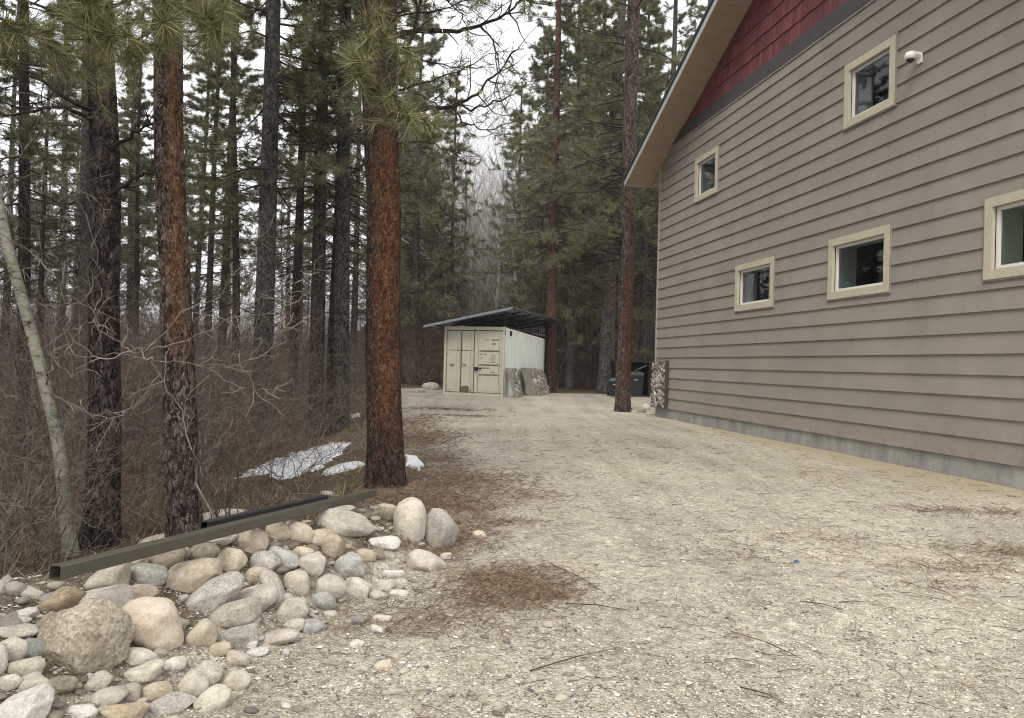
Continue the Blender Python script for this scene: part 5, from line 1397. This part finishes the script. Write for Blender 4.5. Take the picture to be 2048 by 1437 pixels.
def bough(ml, mc_tips, rng, pts, r, twigs=10, tl=.35, live=True, seed=0):
    """limb through given world points, with twigs"""
    pts = np.array(pts, float); n = len(pts)*4; t = np.linspace(0, 1, len(pts)); u = np.linspace(0, 1, n)
    Pm = np.stack([np.interp(u, t, pts[:, i]) for i in range(3)], -1); Pm[1:-1] += rng.normal(size=(n-2, 3))*.012
    R = r*(1-.75*u); ml.segs(Pm[:-1], Pm[1:], R[:-1], R[1:], 6)
    for k in range(twigs):
        f = rng.uniform(.25, 1) if k else 1.0; i = min(int(f*(n-1)), n-2); p = Pm[i]; ax = Pm[i+1]-Pm[i]; ax /= np.linalg.norm(ax)
        td = ax*.8+rng.normal(size=3)*.55; td /= np.linalg.norm(td)
        q = p; L = tl*rng.uniform(.5, 1.2)
        for s in range(4):
            td = td+rng.normal(size=3)*.25; td /= np.linalg.norm(td); q2 = q+td*L/4
            ml.segs([q], [q2], max(.003, r*.3*(1-s*.2)), max(.002, r*.25*(1-s*.2)), 4)
            if rng.rand() < .5:
                e = q2+(td+rng.normal(size=3)*.8)*L*.18; ml.segs([q2], [e], .0025, .0015, 3)
                if live: mc_tips.append((e, (e-q2)/np.linalg.norm(e-q2)))
            q = q2
        if live: mc_tips.append((q, td))
# 1 big red ponderosa
bm1 = bark('bark_big_red', (.035, .025, .022), (.085, .055, .043), (.17, .12, .095), dict(r=.23, c0=(.13, .055, .03), c1=(.30, .125, .06), c2=(.46, .25, .14), x=-.02, k=.015), blaze_w=.42, blaze_z=(.35, 3.7))
t1, path1 = hero('ponderosa_pine', 'big red-barked ponderosa pine standing at the drive edge above the rock heap', 'pine tree', [(770, 972), (768, 700), (765, 400), (760, 150), (756, 0)], 8.3, [.195, .19, .19, .20, .21, .20, .185], bm1, seed=1, top=(.0, .2, 6.5))
rng = np.random.RandomState(61); ml = MB(); tips = []
def T1(py): return dep(760, py, 8.3)
# dark limbs reaching right
bough(ml, tips, rng, [T1(75), dep(850, 62, 8.2), dep(905, 62, 8.1), dep(960, 52, 8.0), dep(1010, 28, 7.9), dep(1060, -10, 7.9)], .032, 12, .45, False)
bough(ml, tips, rng, [T1(235), dep(850, 222, 8.2), dep(905, 212, 8.0), dep(950, 190, 7.9), dep(990, 150, 7.8), dep(1030, 100, 7.8)], .026, 13, .5, False)
bough(ml, tips, rng, [dep(905, 212, 8.0), dep(960, 215, 7.9), dep(1010, 200, 7.8), dep(1050, 150, 7.8)], .014, 9, .4, False)
bough(ml, tips, rng, [T1(110), dep(810, 105, 8.2), dep(835, 40, 8.1), dep(850, -30, 8.0)], .03, 8, .5, False)
bough(ml, tips, rng, [T1(130), dep(860, 120, 8.2), dep(930, 140, 8.1), dep(990, 130, 8.1)], .012, 9, .4, False)
bough(ml, tips, rng, [T1(300), dep(700, 270, 8.1), dep(640, 250, 8.0)], .013, 9, .4, False)
tips_s = []
for pts in ([T1(30), dep(860, 25, 8.2), dep(930, 5, 8.1), dep(1010, -25, 8.0)], [T1(190), dep(850, 165, 8.2), dep(900, 150, 8.1), dep(960, 118, 8.0), dep(1020, 95, 7.9)], [T1(290), dep(850, 285, 8.2), dep(900, 300, 8.1), dep(945, 330, 8.0)],
            [dep(905, 212, 8.0), dep(930, 250, 8.0), dep(975, 262, 7.9), dep(1040, 240, 7.8)], [dep(960, 52, 8.0), dep(985, 80, 8.0), dep(1000, 130, 7.9), dep(990, 200, 7.9)], [T1(150), dep(840, 190, 8.1), dep(880, 215, 8.0)], [T1(-20), dep(880, -10, 8.1), dep(925, 30, 8.0), dep(940, 90, 7.9)]):
    bough(ml, tips_s, rng, pts, .012, 16, .42, True)
bough(ml, tips, rng, [T1(-60), dep(880, -30, 8.0), dep(970, -40, 7.8), dep(1060, -20, 7.6)], .03, 16, .5, True)
for (a, b, c) in (((620, -60), (650, 10), (700, 60)), ((690, 30), (660, 25), (640, 60)), ((730, 75), (660, 90), (672, 140))):   # pale dead twigs on its left
    bough(ml, tips, rng, [dep(*c, 8.1), dep(*b, 7.9), dep(*a, 7.8)], .009, 5, .25, False)
# green boughs hanging in front of the trunk
for (pts) in ([T1(-40), dep(745, 20, 7.0), dep(735, 75, 6.0)], [T1(-20), dep(770, 60, 6.6), dep(775, 150, 5.7)], [T1(60), dep(790, 140, 6.8), dep(800, 215, 5.9)], [T1(90), dep(800, 200, 6.9), dep(835, 250, 6.2)], [T1(40), dep(725, 120, 6.8), dep(715, 165, 6.1)], [T1(120), dep(760, 210, 6.8), dep(770, 255, 6.0)]):
    bough(ml, tips, rng, pts, .014, 5, .22, True)
for k in range(20):    # upper crown above the frame (shade, reflections)
    z = rng.uniform(6.0, 11.5); i = np.searchsorted(path1[:, 2], z); p = path1[min(i, len(path1)-1)]; az = rng.rand()*6.28
    branch_system(rng, p, (math.cos(az), math.sin(az), .15), rng.uniform(1.5, 2.8), .025, ml, tips, True, twigs=9)
ml.obj('limbs', M['limb'], t1); mc = MB(); tufts(mc, rng, tips, 44, .22, .006, .72, .10); tufts(mc, rng, tips_s[::2], 12, .16, .006, .8, .08); mc.obj('crown', M['needle_green'], t1)
# 2 orange scaly pine
bm2 = bark('bark_orange_scaly', (.03, .024, .022), (.12, .092, .08), (.30, .235, .205), dict(r=.19, c0=(.16, .065, .03), c1=(.36, .17, .08), c2=(.55, .38, .26), x=-.02, k=.048), scale=1.0, blaze_w=.26, blaze_z=(1.5, 5.2))
t2, path2 = hero('ponderosa_pine', 'scaly pine with an orange strip of bark behind the left of the rock heap', 'pine tree', [(378, 1050), (362, 850), (350, 650), (343, 400), (335, 100), (330, 0)], 6.3, [.14, .122, .112, .112, .108, .104], bm2, rough=.10, seed=4, top=(-.05, .1, 6))
rng = np.random.RandomState(62); ml = MB(); tips = []
def T2(py): return dep(335, py, 6.3)
for pts in ([T2(-60), dep(400, 10, 5.4), dep(405, 60, 4.7)], [T2(70), dep(390, 62, 5.5), dep(430, 40, 4.9)], [T2(60), dep(300, 55, 5.4), dep(250, 105, 4.7)], [T2(-40), dep(260, -10, 5.2), dep(180, 55, 4.5)],
            [T2(-30), dep(230, 10, 5.0), dep(150, 20, 4.4)], [T2(-70), dep(120, -30, 5), dep(60, 10, 4.4)], [T2(20), dep(300, 20, 5.2), dep(215, 75, 4.4)], [T2(-80), dep(430, -40, 5.2), dep(460, 0, 4.6)], [dep(-60, -20, 5.2), dep(-20, 20, 4.9), dep(30, 60, 4.7)],
            [dep(-60, 90, 5.2), dep(-20, 80, 5.0), dep(25, 110, 4.9)], [T2(-60), dep(360, -10, 5.2), dep(330, 10, 4.6)], [T2(-60), dep(300, -60, 5.2), dep(240, -20, 4.5)]):
    bough(ml, tips, rng, pts, .014, 5, .20, True)
bough(ml, tips, rng, [T2(250), dep(300, 235, 6.1), dep(240, 215, 5.9)], .010, 6, .25, False)
bough(ml, tips, rng, [T2(360), dep(290, 340, 6.1), dep(235, 372, 5.9)], .009, 6, .25, False)
for k in range(18):
    z = rng.uniform(5.2, 9.5); i = np.searchsorted(path2[:, 2], z); p = path2[min(i, len(path2)-1)]; az = rng.rand()*6.28
    branch_system(rng, p, (math.cos(az), math.sin(az), .15), rng.uniform(1.2, 2.2), .02, ml, tips, True, twigs=9)
ml.obj('limbs', M['limb'], t2); mc = MB(); tufts(mc, rng, tips, 44, .24, .0052, .72, .10); mc.obj('crown', M['needle_green'], t2)
# 3 dark trunk left of it
bm3 = bark('bark_near_dark', (.025, .02, .018), (.07, .056, .05), (.16, .13, .115), scale=.8)
t3, path3 = hero('pine_tree', 'thick dark furrowed pine left of the orange-barked trunk', 'pine tree', [(200, 1090), (210, 800), (212, 500), (205, 200), (200, 0)], 6.9, [.15, .125, .117, .112, .108], bm3, seed=7, rough=.09, top=(0, 0, 6))
rng = np.random.RandomState(63); ml = MB(); tips = []
def T3(py): return dep(208, py, 6.9)
for (py, pts) in ((230, [(120, 190), (60, 140), (-30, 120)]), (250, [(130, 215), (30, 230), (-60, 200)]), (310, [(270, 270), (300, 240)]), (160, [(60, 130), (-40, 128)]), (170, [(150, 100), (60, 60), (-20, 40)]), (400, [(260, 360), (310, 345)])):
    bough(ml, tips, rng, [T3(py)]+[dep(*p, 6.6) for p in pts], .022, 11, .45, False)
for pts in ([T3(100), dep(260, 120, 6.0), dep(270, 160, 5.4)], [T3(120), dep(180, 130, 6), dep(200, 170, 5.3)], [T3(90), dep(140, 100, 6), dep(100, 130, 5.4)]):
    bough(ml, tips, rng, pts, .012, 6, .28, True)
for k in range(26):
    z = rng.uniform(4.6, 10); i = np.searchsorted(path3[:, 2], z); p = path3[min(i, len(path3)-1)]; az = rng.rand()*6.28
    branch_system(rng, p, (math.cos(az), math.sin(az), .05), rng.uniform(1.2, 2.4), .02, ml, tips, True, twigs=9)
ml.obj('limbs', M['limb'], t3); mc = MB(); tufts(mc, rng, tips, 50, .19, .003, .75, .10); mc.obj('crown', M['needle_green'], t3)
# 4 red-barked pine by the house
bm4 = bark('bark_house_pine', (.03, .022, .019), (.095, .066, .055), (.19, .145, .125), dict(r=.24, c0=(.10, .04, .025), c1=(.19, .085, .05), c2=(.28, .15, .10), x=-.10), blaze_w=.5, blaze_z=(.6, 4.2), scale=.7)
t4, path4 = hero('ponderosa_pine', 'tall red-barked pine standing beside the house corner', 'pine tree', [(1245, 831), (1250, 650), (1256, 400), (1262, 150), (1268, 0)], 23.3, [.235, .23, .225, .21, .20, .17, .05], bm4, n=170, seg=40, seed=9, rough=.05, top=(.3, .3, 9.5), flare=.3)
rng = np.random.RandomState(64); ml = MB(); tips = []
for k in range(70):
    z = rng.uniform(4.8, 19.5) if k > 18 else rng.uniform(3.5, 7.5); i = min(np.searchsorted(path4[:, 2], z), len(path4)-1); p = path4[i]; az = rng.rand()*6.28
    if z < 11 and (az > 4.0 or az < 1.2): az = rng.uniform(1.3, 3.9)
    branch_system(rng, p, (math.cos(az), math.sin(az), rng.uniform(-.1, .35)), rng.uniform(1.6, 3.2)*(1-.4*(z > 15)), .035, ml, tips, rng.rand() < (.55 if z < 8 else .92), twigs=10)
ml.obj('limbs', M['limb'], t4); mc = MB(); tufts(mc, rng, tips, 24, .21, .009, .8, .12); mc.obj('crown', M['needle_far'], t4)
# 5 leaning aspen at the left
def aspen():
    m, N, L, b = newmat('aspen_bark', .8, .2)
    t = tex(N, L, 'Noise', 9, vec=(1, 1, 2.2), detail=7, rough=.75); r = ramp(N, [(.36, (.06, .05, .045)), (.44, (.26, .245, .20)), (.6, (.40, .385, .33)), (.8, (.50, .49, .44))]); L.new(t.outputs[0], r.inputs[0])
    g = tex(N, L, 'Noise', 2.2, detail=4); r2 = ramp(N, [(.35, (.75, .82, .68)), (.6, (1, 1, 1))]); L.new(g.outputs[0], r2.inputs[0])
    L.new(mixc(N, L, 1.0, r.outputs[0], r2.outputs[0], 'MULTIPLY'), b.inputs['Base Color']); bump(N, L, b, t.outputs[0], .4, .01)
    t5, p5 = hero('aspen_tree', 'pale leaning aspen at the far left edge', 'aspen tree', [(150, 1010), (118, 900), (85, 760), (52, 620), (14, 480), (-14, 340), (-40, 200)], 6.6, [.058, .052, .047, .042, .037, .031, .026], m, n=90, seg=24, rough=.03, seed=12, top=(-.5, .3, 3), flare=.3)
    rng = np.random.RandomState(65); ml = MB(); tips = []
    for (a, pts) in (((95, 770), [(100, 740), (112, 700), (112, 650), (100, 620)]), ((60, 600), [(110, 620), (180, 590), (200, 500), (150, 400)]), ((85, 780), [(180, 830), (260, 825), (330, 760), (360, 700)]), ((20, 480), [(80, 520), (150, 600), (240, 640)]), ((5, 400), [(60, 350), (160, 380), (220, 420)]), ((-10, 330), [(50, 300), (100, 240), (140, 180)]), ((30, 560), [(-20, 500), (-60, 470)]), ((100, 840), [(40, 800), (-20, 770)])):
        bough(ml, tips, rng, [dep(*a, 6.6)]+[dep(*q, 6.3) for q in pts], .009, 10, .42, False)
    ml.obj('limbs', M['twig_grey'], t5)
aspen()
# pale twiggy branch crossing in front of the orange-barked trunk
M['sapling'] = simple('sapling_bark', (.27, .24, .20), .85, .3, 14, .1)
def pale_branch():
    rng = np.random.RandomState(66); ml = MB(); tips = []
    base = dep(470, 1010, 5.9); base[2] = zg1(base[0], base[1])
    t = thing('pale_sapling', base, 'pale crooked leafless sapling spreading in front of the scaly pine', 'sapling')
    Y = 5.7
    for r, pts in ((.012, [(390, 965), (385, 900), (362, 822), (320, 750)]), (.014, [(320, 750), (300, 715), (265, 702), (240, 690), (222, 660)]), (.010, [(265, 702), (180, 725), (140, 750), (95, 700)]), (.009, [(320, 750), (270, 810), (235, 835), (180, 835), (110, 790)]),
                   (.010, [(268, 700), (300, 690), (370, 625), (440, 590), (490, 520), (520, 450)]), (.008, [(390, 625), (450, 636), (520, 630), (600, 600)]), (.008, [(300, 700), (370, 680), (440, 650), (520, 590), (600, 560)]), (.007, [(310, 722), (420, 728), (480, 740), (520, 770)]),
                   (.007, [(222, 660), (190, 640), (150, 655), (120, 670)]), (.006, [(480, 740), (540, 700), (570, 640)]), (.006, [(420, 740), (500, 790), (560, 770)])):
        bough(ml, tips, rng, [dep(a, b, Y+rng.normal()*.12) for a, b in pts], r*.5, 6, .26, False)
    b0 = dep(390, 965, Y); ml.segs([base], [b0], .010, .008, 6)
    ml.obj('branches', M['sapling'], t)
pale_branch()
def arching():
    rng = np.random.RandomState(71)
    M['arch'] = simple('arching_twig', (.21, .175, .145), .85, .35, 14, .1)
    for q, (px, py, Y, lab) in enumerate([(60, 1010, 6.2, 'tangle of long arching bare branches by the foot of the leaning aspen'), (265, 1010, 7.4, 'arching bare branches between the dark furrowed trunk and the scaly pine'), (455, 960, 7.6, 'spreading bare branches right of the scaly pine'), (600, 905, 10.5, 'thin bare sapling left of the long snow patch')]):
        b = dep(px, py, Y); b[2] = zg1(b[0], b[1]); t = thing('bare_sapling', b, lab, 'sapling'); ml = MB()
        for k in range(13):
            d = np.array([rng.normal()*.9, rng.normal()*.4, rng.uniform(.6, 1.3)]); d /= np.linalg.norm(d); p = b+[rng.normal()*.12, rng.normal()*.12, 0]; L = rng.uniform(.9, 2.4)*(1 if Y < 9 else .7); pts = [p]
            for s_ in range(5):
                d = d+[rng.normal()*.28, rng.normal()*.2, -.20+rng.normal()*.15]; d /= np.linalg.norm(d); pts.append(pts[-1]+d*L/5)
            bough(ml, [], rng, pts, rng.uniform(.005, .009), 9, .38, False)
        ml.obj('branches', M['arch'] if q % 2 else M['twig_grey'], t)
arching()
def near_brush():
    """dense thin twigs just behind the heap at the left"""
    rng = np.random.RandomState(67)
    for i, (px, Y, s, k) in enumerate([(20, 5.2, .62, 3), (-30, 5.8, .8, 1), (150, 6.4, .55, 1), (430, 7.6, .5, 4), (60, 8.0, .9, 3), (460, 9, .7, 1), (300, 9.5, .9, 0), (10, 9.0, 1.1, 2), (560, 10.5, .55, 4), (120, 8.6, 1.1, 0), (510, 12.8, .9, 1), (600, 13.5, .8, 4), (250, 12, 1.1, 2), (400, 12, 1.0, 0)]):
        o = bpy.data.objects.new('bare_shrub', SH[k]); C.objects.link(o); x = (px-1024)/FPX*Y
        o.location = tuple(onground(x, Y, -.03)); o.rotation_euler = (0, 0, i*1.7); o.scale = (s*1.1, s*1.1, s)
        tag(o, 'leafless twiggy shrub '+where(x, Y)+' behind the rock heap', 'shrub', 'leafless shrubs close behind the rock heap')
near_brush()
for o in P+BT:
    if o['label'] == 'x': o['label'] = 'dark pine standing deep in the crowded forest'


# ---- the damp air between the trees
def haze():
    m = bpy.data.materials.new('haze_air'); m.use_nodes = True; N = m.node_tree.nodes; L = m.node_tree.links
    N.remove(N['Principled BSDF']); v = N.new('ShaderNodeVolumePrincipled'); v.inputs['Color'].default_value = (.95, .96, 1, 1); v.inputs['Density'].default_value = .0006
    L.new(v.outputs[0], N['Material Output'].inputs['Volume'])
    mb = MB(); mb.obox([-650, -350, -4], [1300, 0, 0], [0, 1000, 0], [0, 0, 70]); o = mb.obj('haze', m); stuff(o, 'faint damp haze between the far trees', 'haze')
haze()
